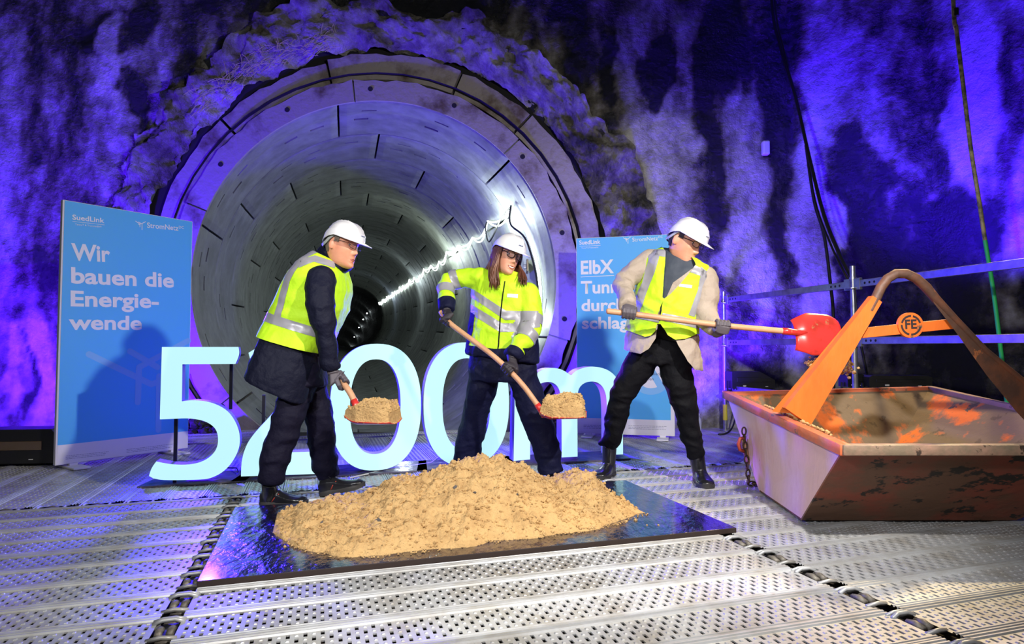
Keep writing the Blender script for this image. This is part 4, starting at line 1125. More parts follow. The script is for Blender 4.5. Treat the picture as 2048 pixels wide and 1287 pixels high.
def face_y(z, x, fem=False):
    T = [(-.117, .072), (-.112, .088), (-.103, .093), (-.090, .093), (-.075, .091), (-.058, .089), (-.040, .089), (-.020, .088), (0, .088), (.02, .090), (.04, .092), (.06, .088)]
    w_ = np.interp(z, [-.117, -.112, -.103, -.09, -.075, -.058, -.04, -.02, 0, .02, .04, .06], [.012, .028, .04, .05, .056, .061, .066, .07, .073, .075, .076, .074]) * (.95 if fem else 1)
    f_ = np.interp(z, [t[0] for t in T], [t[1] for t in T]); q = min(abs(x) / w_, .999) ** 2.25
    return f_ * (1 - q) ** (1 / 2.15) + facebump(x, z, fem)
def face_parts(root, M, s, off, hair_m, brow_m, fem, glasses, smile):
    def W_(x, y, z): return M @ Vector((x * s, y * s, z * s)) - off
    for sg in (-1, 1):
        mb = MB(); c = Vector((sg * .031, face_y(.012, .031) - .0065, .012)); 
        R3 = M.to_3x3()
        Rg = []
        for i in range(1, 10):
            a = PI * i / 10; Rg.append([W_(*(c + Vector((math.sin(a) * math.cos(2 * PI * j / 16) * .0135, math.cos(a) * .010, math.sin(a) * math.sin(2 * PI * j / 16) * .0058)))) for j in range(16)])
        mb.rings(Rg, True, 0)
        Rg = []
        for i in range(1, 7):
            a = PI * i / 7; Rg.append([W_(*(c + Vector((.002 if smile else .001, .0045, 0)) + Vector((math.sin(a) * math.cos(2 * PI * j / 14) * .0052, math.cos(a) * .0062, math.sin(a) * math.sin(2 * PI * j / 14) * .0052)))) for j in range(14)])
        mb.rings(Rg, True, 1); mb.build('eye', [M_eye, M_iris], root, True)
        mb = MB(); n = 9; pts = []
        for k in range(n):
            x = sg * (.016 + .030 * k / (n - 1)); z = .033 + .005 * math.sin(PI * k / (n - 1) * .8); pts.append(W_(x, face_y(z, abs(x), fem) + .0015, z))
        mb.tube(pts, [.0012, .0028, .0032, .0034, .0034, .0032, .0028, .002, .001], 6, flat=1.0); mb.build('eyebrow', brow_m, root, True)
    mb = MB(); n = 13
    wd = .026 if smile else .021
    for zc, h_, m in ((-.0605, .0026, 0), (-.0715, .0034, 0)):
        pts = []; rd = []
        for k in range(n):
            t = k / (n - 1) * 2 - 1; x = wd * t; up = (.007 if smile else -.0015) * t * t; z = (zc + .0665) * (1 - t * t) * (1.35 if smile else .8) - .0665 + up
            pts.append(W_(x, face_y(z, abs(x), fem) + .0012, z)); rd.append(max(.0006, h_ * (1 - t * t) ** .5))
        mb.tube(pts, rd, 8)
    mb.build('lips', M_lip, root, True)
    if smile:
        mb = MB(); A_ = []; B_ = []
        for k in range(n):
            t = k / (n - 1) * 2 - 1; x = wd * .80 * t; up = .0062 * t * t; hh = .0050 * (1 - t * t) ** .7; y = face_y(-.0665, abs(x), fem) + .0042
            A_.append(W_(x, y, -.0660 + up + hh)); B_.append(W_(x, y, -.0668 + up - hh))
        mb.add(A_ + B_, [(k, k + 1, n + k + 1, n + k) for k in range(n - 1)]); mb.build('teeth', M_teeth, root)
    # spectacles
    gy = .100; gr = .0012 if glasses == 'thin' else (.0026 if glasses == 'round' else .0022); gw, gh = (.023, .015) if glasses != 'round' else (.024, .020)
    mb = MB(); lz = .010
    for sg in (-1, 1):
        pts = [W_(sg * .033 + gw * math.copysign(abs(math.cos(q)) ** .75, math.cos(q)), gy - .010 * (abs(sg * .033 + gw * math.cos(q)) / .05) ** 2, lz + gh * math.copysign(abs(math.sin(q)) ** .75, math.sin(q))) for q in [2 * PI * j / 24 for j in range(25)]]
        mb.tube(pts, gr, 6, 0, False)
        mb.tube([W_(sg * .056, gy - .014, lz + .008), W_(sg * .070, gy - .03, lz + .010), W_(sg * .0775, .03, lz + .010), W_(sg * .078, -.01, lz + .008)], gr, 6)
    mb.tube([W_(-.010, gy, lz + .004), W_(0, gy + .002, lz + .008), W_(.010, gy, lz + .004)], gr, 6)
    g_ = mb.build('glasses', M_frame, root, True)
    mb = MB()
    for sg in (-1, 1):
        mb.add([W_(sg * .033 + gw * .97 * math.copysign(abs(math.cos(q)) ** .75, math.cos(q)), gy - .010 * (abs(sg * .033 + gw * math.cos(q)) / .05) ** 2, lz + gh * .97 * math.copysign(abs(math.sin(q)) ** .75, math.sin(q))) for q in [2 * PI * j / 24 for j in range(24)]], [tuple(range(24))])
    mb.build('lens', M_lensg, g_)
def helmet(root, M, off, k=1.0):
    def W_(p): return M @ (p * k) - off
    na, nt = 72, 22; R = []
    def rimp(ph):
        c, s_ = math.cos(ph), math.sin(ph); ry = .124 if c > 0 else .122
        x = .102 * s_; y = ry * c + .006; z = .050 + (-.012 * max(c, 0)) + (-.048 * max(-c, 0) ** 1.2) + .004
        return Vector((x, y, z))
    top = Vector((0, -.002, .150))
    for i in range(nt + 1):
        t = i / nt * PI / 2; ring = []
        for j in range(na):
            ph = 2 * PI * j / na; rp = rimp(ph); ce, se = math.cos(t) ** .86, math.sin(t) ** 1.0
            p = Vector((rp.x * ce, (rp.y - .002) * ce + .002, rp.z + (top.z - rp.z) * se))
            rad = Vector((p.x, p.y, (p.z - .03) * .9)).normalized()
            ridge = .0055 * math.exp(-((abs(p.x) - .030) / .006) ** 2) * (1 if t > .25 and p.y > -.09 else 0) + .0025 * (abs(p.x) < .03) * (t > .3)
            side = .0045 * (1 / (1 + math.exp(-(.42 - t) * 26))) * (1 - .0 * max(math.cos(ph), 0))
            ring.append(W_(p + rad * (ridge + side)))
        R.append(ring)
    # flange and peak
    fl = []; fl2 = []; 
    for j in range(na):
        ph = 2 * PI * j / na; rp = rimp(ph); c = math.cos(ph); pk = max(c, 0) ** 1.6; o_ = Vector((math.sin(ph), c, 0))
        fl.append(W_(rp + o_ * (.007 + .052 * pk) + Vector((0, 0, -.004 - .015 * pk)))); fl2.append(W_(rp + o_ * (.0065 + .051 * pk) + Vector((0, 0, -.0075 - .015 * pk))))
    inn = [W_(rimp(2 * PI * j / na) * .97 + Vector((0, 0, -.002))) for j in range(na)]
    inner = []
    for i in range(nt + 1):
        t = i / nt * PI / 2; inner.append([W_(Vector((rimp(2 * PI * j / na).x * .96 * math.cos(t), rimp(2 * PI * j / na).y * .96 * math.cos(t), rimp(2 * PI * j / na).z + (.143 - rimp(2 * PI * j / na).z) * math.sin(t)))) for j in range(na)])
    mb = MB(); mb.rings(list(reversed(R)) + [fl, fl2] + inner, True)
    h_ = mb.build('hard_hat', M_helm, root, True)
    mb = MB()
    for sg in (-1, 1):
        mb.tube([W_(Vector((sg * .088, .01, .065))), W_(Vector((sg * .088, -.03, .030))), W_(Vector((sg * .080, -.060, .0))), W_(Vector((sg * .055, -.098, -.018))), W_(Vector((0, -.112, -.025)))], .010, 8, flat=.3, ref=M.to_3x3() @ Vector((0, 0, 1)))
    mb.build('harness', M_harn, h_, True)
    mb = MB()
    for q in range(3):
        x = -.012 + q * .009; p = Vector((x, 0, 0)); 
        pass
    # small printed mark on the front
    def fr(x, z):
        c = math.sqrt(max(0, 1 - (x / .102) ** 2)); return Vector((x, .1245 * c + .010, z))
    mb.add([W_(fr(x, z)) for x, z in ((-.016, .074), (-.008, .074), (-.008, .081), (-.012, .083))], [(0, 1, 2, 3)]); mb.add([W_(fr(x, z)) for x, z in ((-.005, .075), (.018, .075), (.018, .079), (-.005, .079))], [(0, 1, 2, 3)])
    mb.build('printed_mark', M_navy, h_)
    return h_
def headmat(c, fwd, up):
    f_ = Vector(fwd).normalized(); u_ = Vector(up); u_ = (u_ - f_ * u_.dot(f_)).normalized(); r = f_.cross(u_); M = Matrix((r, f_, u_)).transposed().to_4x4(); M.translation = c; return M
def shorthair(body, root, M, s, off, mt, z0=-.03):
    Mi = M.inverted()
    def pred(c, n):
        p = Mi @ (c + off) / s
        if abs(p.z) > .13 or p.y > .10 or p.y < -.13 or abs(p.x) > .085: return False
        if p.z > .075: return True
        lim = .045 - .35 * max(0, -p.y) if p.y < .03 else .05
        if abs(p.x) > .055 and .0 > p.y > -.03: lim = .035
        if p.y < -.03: lim = -.045
        if .03 > p.y > .0 and abs(p.x) > .05: lim = .012
        return p.z > lim
    return carve(body, 'hair', mt, root, [], pred, .004)
def glove(root, off, c, a, n, w, mt, curl=1.0, sc=1.0, thumb=1):
    """closed hand on a shaft: c grip centre, a shaft axis (towards the index finger), n back-of-hand normal, w wrist"""
    a = a.normalized(); n = (n - a * n.dot(a)).normalized(); t = a.cross(n); R0 = .018; fr_ = .0108 * sc; rr_ = R0 + fr_ * .9
    if (w - c).dot(t) > 0: t = -t
    # t points away from the wrist; fingers start at the knuckles on side +t and wrap round
    def ring(ang, r, ax): return c + a * ax + (n * math.cos(ang) + t * math.sin(ang)) * r
    mb = MB()
    kn = []
    for k in range(4):
        ax = (1.5 - k) * .0225 * sc; L_ = [.92, 1.0, .96, .80][k]
        pts = [ring(math.radians(12), rr_ + .012, ax), ring(math.radians(50), rr_ + .007, ax)]
        for q in (85, 120, 155, 190, 222): pts.append(ring(math.radians(50 + (q - 50) * L_ * curl), rr_, ax))
        mb.tube(pts, [.0125 * sc, .0125 * sc, fr_ * 1.05, fr_ * 1.08, fr_ * .98, fr_, fr_ * .8], 10); mb.ball(pts[-1], fr_ * .8, 8)
        kn.append(pts[0])
    # palm and back of the hand
    wd = (w - c); P0 = w; P1 = c + n * (rr_ + .004) - t * .030; P2_ = c + n * (rr_ + .010) + t * .012
    Rg = []
    wa = (P1 - P0).normalized(); 
    for (p, hw, hh, dn) in ((P0, .030, .024, 0), (P0.lerp(P1, .5), .036, .021, 0), (P1, .044, .019, 0), (P1.lerp(P2_, .6), .046, .016, 0), (P2_, .045, .011, 0)):
        dr = (P2_ - P0).normalized(); nb = (n - dr * n.dot(dr)).normalized() if abs(n.dot(dr)) < .95 else t; sa = dr.cross(nb); Rg.append(sring(p, sa * hw * sc, nb * hh * sc, 16, 2.4))
    mb.rings(Rg, True)
    # thumb from the side of the palm, closing on the shaft the other way
    b0 = P0.lerp(P1, .55) + a * .030 * thumb
    pts = [b0, ring(math.radians(-40), rr_ + .012, .040 * thumb), ring(math.radians(-80), rr_ + .004, .048 * thumb), ring(math.radians(-125), rr_, .046 * thumb), ring(math.radians(-165), rr_, .038 * thumb)]
    mb.tube(pts, [.016, .0145, .0125, .0115, .009], 10); mb.ball(pts[-1], .0095, 8)
    # cuff
    wd = (w - P1).normalized(); mb.tube([w - wd * .02, w + wd * .035], [.032, .036], 14)
    mb.V = [v - off for v in mb.V]; g_ = mb.build('glove', mt, None, True); remesh(g_, .003, 2, .4); g_.parent = root; return g_
def shoe(root, off, heel, d, L_, pitch=0, H_=.10, shaft=None, wd=.052, mt=M_leath, lace=True, red=False, up=UP):
    """heel: point on the ground under the heel; d heading; shaft: world point the upper reaches"""
    d = Vector(d).normalized(); s_ = UP.cross(d).normalized(); Rp = Matrix.Rotation(pitch, 3, s_ * -1); dx = Rp @ d; uz = Rp @ UP
    def W_(x, y, z): return heel + dx * x + s_ * y + uz * z - off
    k = L_ / .29
    prof = [(.002, .030, .075), (.02, .037, .092), (.06, .038, .095), (.10, .036, .088), (.14, .040, .070), (.18, .046, .058), (.22, .048, .052), (.255, .043, .050), (.278, .030, .044), (.288, .014, .036)]
    mb = MB(); Rg = []
    for x, hw, h_ in prof:
        hw *= wd / .048; h_ *= 1.2; ring = []
        for j in range(20):
            q = 2 * PI * j / 20; y = hw * math.cos(q); z = .022 + (h_ - .022) * (.5 + .5 * math.sin(q)) if math.sin(q) > -.3 else .020
            y = math.copysign(min(abs(y), hw * .98), y) * (1.0 if math.sin(q) < .4 else .86); ring.append(W_(x * k, y, z))
        Rg.append(ring)
    mb.rings(Rg, True)
    if shaft is not None: 
        b0 = W_(.055 * k, 0, .05) + off; mb.tube([b0 - off, b0.lerp(shaft, .5) - off, shaft - off], [.048, .052, .056] if H_ > .12 else [.043, .046, .050], 16)
    o = mb.build('shoe' if H_ < .12 else 'boot', mt, None, True); remesh(o, .0045, 3, .5); o.parent = root
    so_ = MB(); Rg = []
    outl = [(-.006, .0), (.0, .024), (.02, .038), (.06, .040), (.11, .036), (.15, .041), (.19, .049), (.23, .050), (.265, .040), (.288, .020), (.296, 0)]
    pl = [(x * k, y * wd / .050) for x, y in outl] + [(x * k, -y * wd / .050) for x, y in reversed(outl[1:-1])]
    def lift(x): return .010 * max(0, (x - .2 * k) / (.09 * k)) ** 2
    for z in (.0, .012, .026, .030):
        g_ = 1.0 if z < .02 else (1.02 if z < .028 else .96); Rg.append([W_(.14 * k + (x - .14 * k) * g_, y * g_, z + lift(x) - (.0 if not (.09 * k < x < .13 * k and z < .005) else -.008)) for x, y in pl])
    so_.rings(Rg, True); autosmooth(so_.build('sole', M_sole, o), 40)
    if lace:
        lm = MB()
        if shaft is None or H_ < .12:
            for i in range(5):
                x = (.085 + .022 * i) * k; z = .096 - .010 * i; lm.tube([W_(x, -.026, z - .012), W_(x + .008, 0, z + .002), W_(x, .026, z - .012)], .0028, 5)
            lm.tube([W_(.085 * k, 0, .098), W_(.075 * k, -.02, .118), W_(.095 * k, -.038, .105), W_(.09 * k, -.02, .095)], .0024, 5); lm.tube([W_(.085 * k, 0, .098), W_(.10 * k, .02, .118), W_(.11 * k, .035, .095)], .0024, 5)
        else:
            for i in range(7):
                b = W_(.09 * k, 0, .07) + (shaft - off - W_(.055 * k, 0, .05)) * (i / 7.0); lm.tube([b - s_ * .03 + dx * .001, b + dx * .012, b + s_ * .03 + dx * .001], .0028, 5)
        lm.build('laces', M_lace, o, True)
    if red:
        rm = MB()
        for sg in (-1, 1):
            rm.tube([W_(.085 * k, sg * .0385, .032), W_(.10 * k, sg * .037, .055), W_(.125 * k, sg * .030, .078)], .0032, 6)
        rm.build('red_stripe', M_red, o, True, kind='stuff')
    return o
def body(root, off, M, s, torso, arms, legs, neck, mt, fem=False):
    mb = MB(); head_mb(mb, M, s, fem)
    mb.rings(torso, True)
    for pts, rad in arms + legs: limb(mb, pts, rad, 14)
    limb(mb, neck[0], neck[1], 16)
    mb.V = [v - off for v in mb.V]
    o = mb.build('body', mt, None, True); remesh(o, .0044, 1, .5); o.parent = root; return o
def shrink(R, k): 
    o = []
    for r in R:
        c = sum(r, Vector()) / len(r); o.append([c + (p - c) * k for p in r])
    return o
def woodmat():
    return mat('ash_wood', (.66, .36, .20), .5, 0, var=(8, (.52, .26, .13), .35, .7), stretch=(1, 1, 1), bump=(40, .1, .003))
M_wood = woodmat(); M_blade = mat('red_enamel', (.62, .035, .03), .32, 0, var=(14, (.40, .03, .02), .5, .65), speck=(16, (.30, .19, .08), .66), coat=.2)
def shovel(label, pts, rad, bo, d, n, W_=.25, L_=.28, load=True, seed=1, curvy=.035):
    """pts: shaft points from grip to socket; bo: blade origin; d blade direction; n blade upward normal"""
    t = empty('shovel', bo, label, 'shovel', None); off = bo.copy()
    mb = MB(); P_ = [Vector(p) for p in pts]; Q = []
    for i in range(len(P_) - 1):
        p0 = P_[max(i - 1, 0)]; p1 = P_[i]; p2 = P_[i + 1]; p3 = P_[min(i + 2, len(P_) - 1)]
        for k in range(8):
            u = k / 8; Q.append(.5 * ((2 * p1) + (p2 - p0) * u + (2 * p0 - 5 * p1 + 4 * p2 - p3) * u * u + (3 * p1 - p0 - 3 * p2 + p3) * u ** 3))
    Q.append(P_[-1]); e0 = (Q[0] - Q[1]).normalized(); Q = [Q[0] + e0 * .012, Q[0] + e0 * .006] + Q
    mb.tube([q - off for q in Q], [rad * .5, rad * .88] + [rad] * (len(Q) - 2), 14); mb.build('shaft', M_wood, t, True)
    d = Vector(d).normalized(); n = Vector(n); n = (n - d * n.dot(d)).normalized(); s_ = d.cross(n)
    sm = MB(); dl = (Q[-1] - Q[-3]).normalized()
    sm.tube([Q[-1] - dl * .055 - off, Q[-1] - dl * .02 - off, bo + d * .015 + n * .012 - off, bo + d * .07 + n * .004 - off], [rad * 1.16, rad * 1.2, rad * 1.05, rad * .5], 14); sm.build('socket', M_blade, t, True)
    bm_ = MB(); nu, nv = 18, 22; top = []; 
    def bp(u, v):
        x = L_ * u; hw = W_ / 2 * (.80 + .34 * min(1, u * 3.2) - .14 * u * u) * (1 if u < .72 else math.sqrt(max(0, 1 - ((u - .72) / .33) ** 2 * .72)))
        y = hw * v; z = .036 * abs(v) ** 2.6 * (1 - .55 * u) + .030 * max(0, 1 - u * 4.5) ** 1.5 * (1 - .2 * abs(v)) - .004
        z += .007 * math.exp(-(v / .10) ** 2) * (1 - u)
        return bo + d * x + s_ * y + n * z
    R1_ = [[bp(i / nu, j / nv * 2 - 1) - off for j in range(nv + 1)] for i in range(nu + 1)]
    A_ = [p for r in R1_ for p in r]; B_ = [p - n * .0035 for p in A_]; m0 = len(A_); w_ = nv + 1
    Fc = [(i * w_ + j, i * w_ + j + 1, (i + 1) * w_ + j + 1, (i + 1) * w_ + j) for i in range(nu) for j in range(nv)]
    Fb = [tuple(q + m0 for q in reversed(f)) for f in Fc]
    bd_ = [j for j in range(w_)] + [(i + 1) * w_ - 1 for i in range(1, nu + 1)] + [nu * w_ + j for j in range(nv - 1, -1, -1)] + [i * w_ for i in range(nu - 1, 0, -1)]
    Fe = [(bd_[k], bd_[(k + 1) % len(bd_)], m0 + bd_[(k + 1) % len(bd_)], m0 + bd_[k]) for k in range(len(bd_))]
    bm_.add(A_ + B_, Fc + Fb + Fe); bm_.build('blade', M_blade, t, True)
    if load:
        g_ = MB(); nu, nv = 40, 40; rs = np.random.RandomState(seed); A_ = []; uvs = []
        for i in range(nu + 1):
            for j in range(nv + 1): uvs.append((i / nu * .97 + .01, (j / nv * 2 - 1) * .96))
        pts_ = np.array([(u * 3, v * 3, seed) for u, v in uvs]); nn_ = fbm(pts_, 5, seed, .6)
        for ix, ((u, v), q) in enumerate(zip(uvs, nn_)):
            i, j = divmod(ix, nv + 1)
            e = min(1, u * 7, (1.0 - u) * 9) ; e2 = min(1, (1 - abs(v)) * 7) * (0 if i in (0, nu) or j in (0, nv) else 1); hgt = .100 * (max(e, 0) ** .45) * (max(e2, 0) ** .45) * (.9 + .18 * u) + .024 * q * e * e2
            A_.append(bp(u, v) + n * hgt - off + Vector((0, 0, 0)))
        w_ = nv + 1; g_.add(A_, [(i * w_ + j, i * w_ + j + 1, (i + 1) * w_ + j + 1, (i + 1) * w_ + j) for i in range(nu) for j in range(nv)])
        r_ = random.Random(seed)
        for k in range(500):
            q = r_.choice(A_); lump(g_, q, r_.uniform(.003, .009), rnd=r_)
        # own thing: the load rests on the blade
        l_ = g_.build('sand_load', M_sand, None, False, fixn=False); l_.location = off; l_['kind'] = 'stuff'
        return t, l_
    return t, None
# ============================================================ man in the dark coat (left)
off = Vector((-1.55, 3.9, 0)); YC = 3.9; DY = Vector((0, 1, 0))
m1 = empty('person', off, 'man in white hard hat, dark navy coat and yellow vest bending with a shovel', 'person')
SP = [(503, 748, 623, 806, .265), (515, 714, 637, 757, .25), (531, 677, 643, 708, .225), (545, 645, 657, 678, .19), (560, 612, 671, 648, .19), (577, 577, 686, 616, .205), (596, 546, 692, 582, .225), (617, 523, 688, 552, .20), (638, 506, 684, 530, .13), (652, 500, 684, 520, .07)]
TR1 = torso_rings(SP, YC, YC, DY, 0, 2.7)
near = [at(643, 558, 3.71), at(641, 605, 3.66), at(648, 652, 3.66), at(656, 700, 3.68), at(662, 738, 3.71)]
far_ = [at(648, 556, 4.09), at(640, 600, 4.16), at(622, 640, 4.18), at(612, 660, 4.16)]
hd = headmat(at(684, 492, 3.80), (.93, -.36, -.20), (.20, .0, .98)); HS = 1.10
L1 = [at(600, 745, 3.85), at(587, 800, 3.83), at(573, 846, 3.79), at(553, 905, 3.78), at(540, 965, 3.78)]
L2_ = [at(612, 745, 4.0), at(628, 800, 4.02), at(639, 846, 4.04), at(645, 900, 4.08), at(656, 955, 4.12)]
bd1 = body(m1, off, hd, HS, shrink(TR1, .8), [(near, [.05, .045, .04, .035, .03]), (far_, [.05, .045, .04, .035])], [(L1, [.085, .075, .06, .05, .042]), (L2_, [.085, .075, .06, .05, .042])], ([at(668, 522, 3.88), at(676, 510, 3.85), at(682, 500, 3.83)], [.075, .066, .062]), M_skin1)
shorthair(bd1, m1, hd, HS, off, M_hair1)
face_parts(m1, hd, HS, off, M_hair1, M_hair1, False, 'thin', False)
helmet(m1, hd, off, 1.02)
mb = MB(); mb.rings(TR1, True); limb(mb, near, [.088, .083, .066, .056, .050]); limb(mb, far_, [.085, .08, .065, .055])
limb(mb, [at(660, 512, 3.9), at(672, 508, 3.88), at(680, 512, 3.86)], [.085, .088, .075])
coat = cloth('coat', mb, M_navy_c, m1, off, .0085, 5, .004, 3, 7, (1, 1, .6), [(near[2], .12, 55, .006, (0, 0, 1)), (near[4], .1, 70, .005, (0, 0, 1))])
# collar
mb = MB(); cR = []
for (xa, ya, xb, yb, dp) in ((652, 512, 690, 545, .095), (654, 500, 700, 540, .088), (657, 488, 706, 534, .082)):
    cR.append(sring((at(xa, ya, 3.87) + at(xb, yb, 3.83)) / 2, (at(xb, yb, 3.83) - at(xa, ya, 3.87)) / 2, DY * dp, 28, 2.2))
Ri = [[(sum(r, Vector()) / 28) + (p - sum(r, Vector()) / 28) * .86 for p in r] for r in reversed(cR)]
mb.rings(cR + Ri, False); mb.V = [v - off for v in mb.V]; mb.build('collar', M_navy_c, m1, True)
# vest
SV = [s_ for s_ in SP[2:9]]
VR_ = torso_rings(SV, YC, YC, DY, .024, 2.7)
mb = MB(); mb.rings(VR_, True)
vest = cloth('safety_vest', mb, M_yel, m1, off, .0085, 3, .004, 8, 6, (1, 1, .5), [(at(600, 640, 3.7), .2, 60, .003, (0, 0, 1))])
carve(vest, 'x', None, None, pxplanes([(531, 673), (641, 704)], YC, off, False), lambda c, n: (lambda q: (q.z < at(531, 673, YC).z + (q.x - at(531, 673, YC).x) * ((at(641, 704, YC) - at(531, 673, YC)).z / (at(641, 704, YC) - at(531, 673, YC)).x)))(c + off), delete=True)
for nm_, poly, fr_ in (('reflective_strip', [(545, 624), (700, 672), (700, 690), (538, 641)], None), ('reflective_strip', [(640, 505), (618, 515), (590, 560), (572, 634), (586, 637), (605, 570), (628, 530), (650, 512)], None), ('reflective_strip', [(622, 530), (648, 519), (682, 530), (684, 543), (650, 533), (622, 545)], True)):
    carve(vest, nm_, M_ref, vest, pxplanes(poly, YC, off), pypred(poly, YC, off, fr_), .0025)
mb = MB(); limb(mb, L1, [.105, .098, .088, .080, .066], 18); limb(mb, L2_, [.105, .098, .084, .078, .066], 18); mb.rings([sring(at(x, y, 3.9), Vector((hw, 0, .0)), DY * .17) for x, y, hw in ((600, 700, .14), (600, 740, .15), (604, 770, .14))], True)
cloth('trousers', mb, M_trn, m1, off, .0085, 4, .006, 21, 6, (1, 1, .8), [(L1[4], .16, 60, .008, (0, .3, 1)), (L2_[4], .16, 60, .008, (0, .3, 1)), (L1[2], .12, 50, .006, (0, 0, 1))])
h1 = ground(513, 1016, 0); shoe(m1, off, Vector((h1.x, 3.84, 0)), (1, -.06, 0), .285, 0, .10, at(540, 962, 3.78), red=True)
h2 = ground(642, 991, 0); shoe(m1, off, Vector((h2.x, 4.09, 0.0)), (1, -.08, 0), .295, -.20 * -1, .10, at(656, 952, 4.13), red=True)
# shovel 1
S1 = [at(590, 652, 4.13), at(625, 692, 3.98), at(660, 732, 3.80), at(682, 760, 3.73), at(701, 786, 3.68), at(715, 816, 3.65)]
ax1 = (S1[4] - S1[3]).normalized()
glove(m1, off, S1[3] + Vector((0, 0, 0)), ax1, Vector((-.1, -.9, .5)), near[-1] + Vector((.01, 0, -.01)), M_glove)
fh = at(613, 678, 4.04); glove(m1, off, S1[0].lerp(S1[1], .6), (S1[1] - S1[0]), Vector((-.2, .8, .6)), far_[-1], M_glove)
sh1, ld1 = shovel('shovel heaped with sand held by the man in the dark coat', S1, .0185, at(704, 844, 3.65), (.97, -.22, .03), (0.02, -.05, 1), .24, .275, True, 3)
tag(ld1, 'block of damp sand on the shovel of the man in the dark coat', 'sand')

# ============================================================ woman
off = Vector((-.05, 4.45, 0))
m2 = empty('person', off, 'woman in white hard hat with long brown hair and yellow reflective jacket', 'person')
Ya, Yb = 4.52, 4.38; DD = Vector((.14, 1, 0)).normalized()
SP = [(933, 706, 1077, 726, .155), (935, 690, 1077, 708, .155), (939, 660, 1074, 682, .15), (943, 630, 1070, 655, .145), (945, 603, 1068, 628, .14), (945, 580, 1068, 604, .14), (945, 563, 1066, 588, .14), (952, 549, 1062, 576, .125), (966, 541, 1050, 565, .10), (988, 538, 1036, 552, .07)]
TR2 = torso_rings(SP, Ya, Yb, DD)
aL = [at(961, 556, 4.47), at(925, 556, 4.52), at(896, 566, 4.52), at(893, 592, 4.45), at(893, 620, 4.38)]
aR = [at(1056, 586, 4.35), at(1064, 622, 4.32), at(1060, 660, 4.27), at(1042, 688, 4.20), at(1025, 712, 4.15)]
hd2 = headmat(at(1014, 513, 4.40), (.52, -.83, -.16), (.24, .05, .96)); HS2 = 1.10
G1 = [at(970, 745, 4.52), at(962, 785, 4.55), at(953, 825, 4.6), at(940, 880, 4.66), at(933, 930, 4.72)]
G2 = [at(1040, 745, 4.42), at(1055, 785, 4.42), at(1068, 825, 4.42), at(1090, 885, 4.42), at(1103, 945, 4.42)]
bd2 = body(m2, off, hd2, HS2, shrink(TR2, .8), [(aL, [.045, .04, .036, .032, .028]), (aR, [.045, .04, .036, .032, .028])], [(G1, [.085, .075, .055, .045, .036]), (G2, [.085, .075, .055, .045, .036])], ([at(1012, 552, 4.46), at(1014, 542, 4.45), at(1015, 532, 4.43)], [.060, .052, .052]), M_skin2, True)
face_parts(m2, hd2, HS2, off, M_hair2, M_brow, True, 'round', True)
helmet(m2, hd2, off, 1.08)
# long hair: strands from under the hat down to the chest
mb = MB(); rh = random.Random(9)
def HW(x, y, z): return hd2 @ (Vector((x, y, z)) * HS2)
for i in range(520):
    side = 1 if rh.random() < .58 else -1
    a = rh.uniform(math.radians(62), math.radians(178)); lay = rh.uniform(.0, .012)
    x0 = side * math.sin(a) * (.076 + lay); y0 = math.cos(a) * (.094 + lay) * .95 - .002; p0 = HW(x0 * .9, y0 * .9, .070); p1 = HW(x0 * 1.05, y0, .03)
    p2 = HW(x0 * 1.10, y0 * 1.02, -.03)
    front = max(0, math.cos(a) + .35) 
    tgt = (at(992 + rh.uniform(-14, 10), 566 + rh.uniform(-5, 14), 4.25 + (1 - front) * .10 + rh.uniform(0, .03)) if side > 0 else at(1046 + rh.uniform(-10, 9), 560 + rh.uniform(-4, 12), 4.20 + (1 - front) * .12 + rh.uniform(0, .03)))
    if a > 2.4: tgt = HW(x0 * 1.1, y0 - .02, -.19 + rh.uniform(-.02, .02))
    p3 = p2.lerp(tgt, .5) + Vector((-side * .010, .0, .0)); 
    mb.tube([p0 - off, p1 - off, p2 - off, p3 - off, p2.lerp(tgt, .8) + Vector((-side * .006, -.004, 0)) - off, tgt - off], [.004, .005, .0055, .0052, .004, .0012], 5)
hr = mb.build('long_hair', M_hair2, m2, True, fixn=False); hr['kind'] = 'stuff'
mb = MB(); mb.rings(TR2, True); limb(mb, aL, [.074, .070, .064, .058, .052]); limb(mb, aR, [.078, .074, .072, .064, .056])
jk = cloth('jacket', mb, M_yel, m2, off, .0085, 4, .005, 31, 7, (1, 1, .7), [(aL[2], .10, 60, .006, (1, 0, 1)), (aR[3], .12, 60, .007, (.5, 0, 1)), (at(1010, 640, 4.3), .14, 40, .004, (.6, 0, 1))])
for poly in ([(938, 590), (1010, 640), (1075, 640), (1075, 624), (1012, 622), (940, 573)], [(938, 625), (1000, 664), (1030, 664), (1078, 655), (1078, 640), (1030, 647), (1004, 646), (940, 606)]):
    for frn in (True,): carve(jk, 'reflective_strip', M_ref, jk, pxplanes(poly, 4.36, off), (lambda f: lambda c, n: f(c, n) and (c + off).y > 4.20 and (((c + off) - aR[3]).length > .13))(pypred(poly, 4.36, off, True)), .0025)
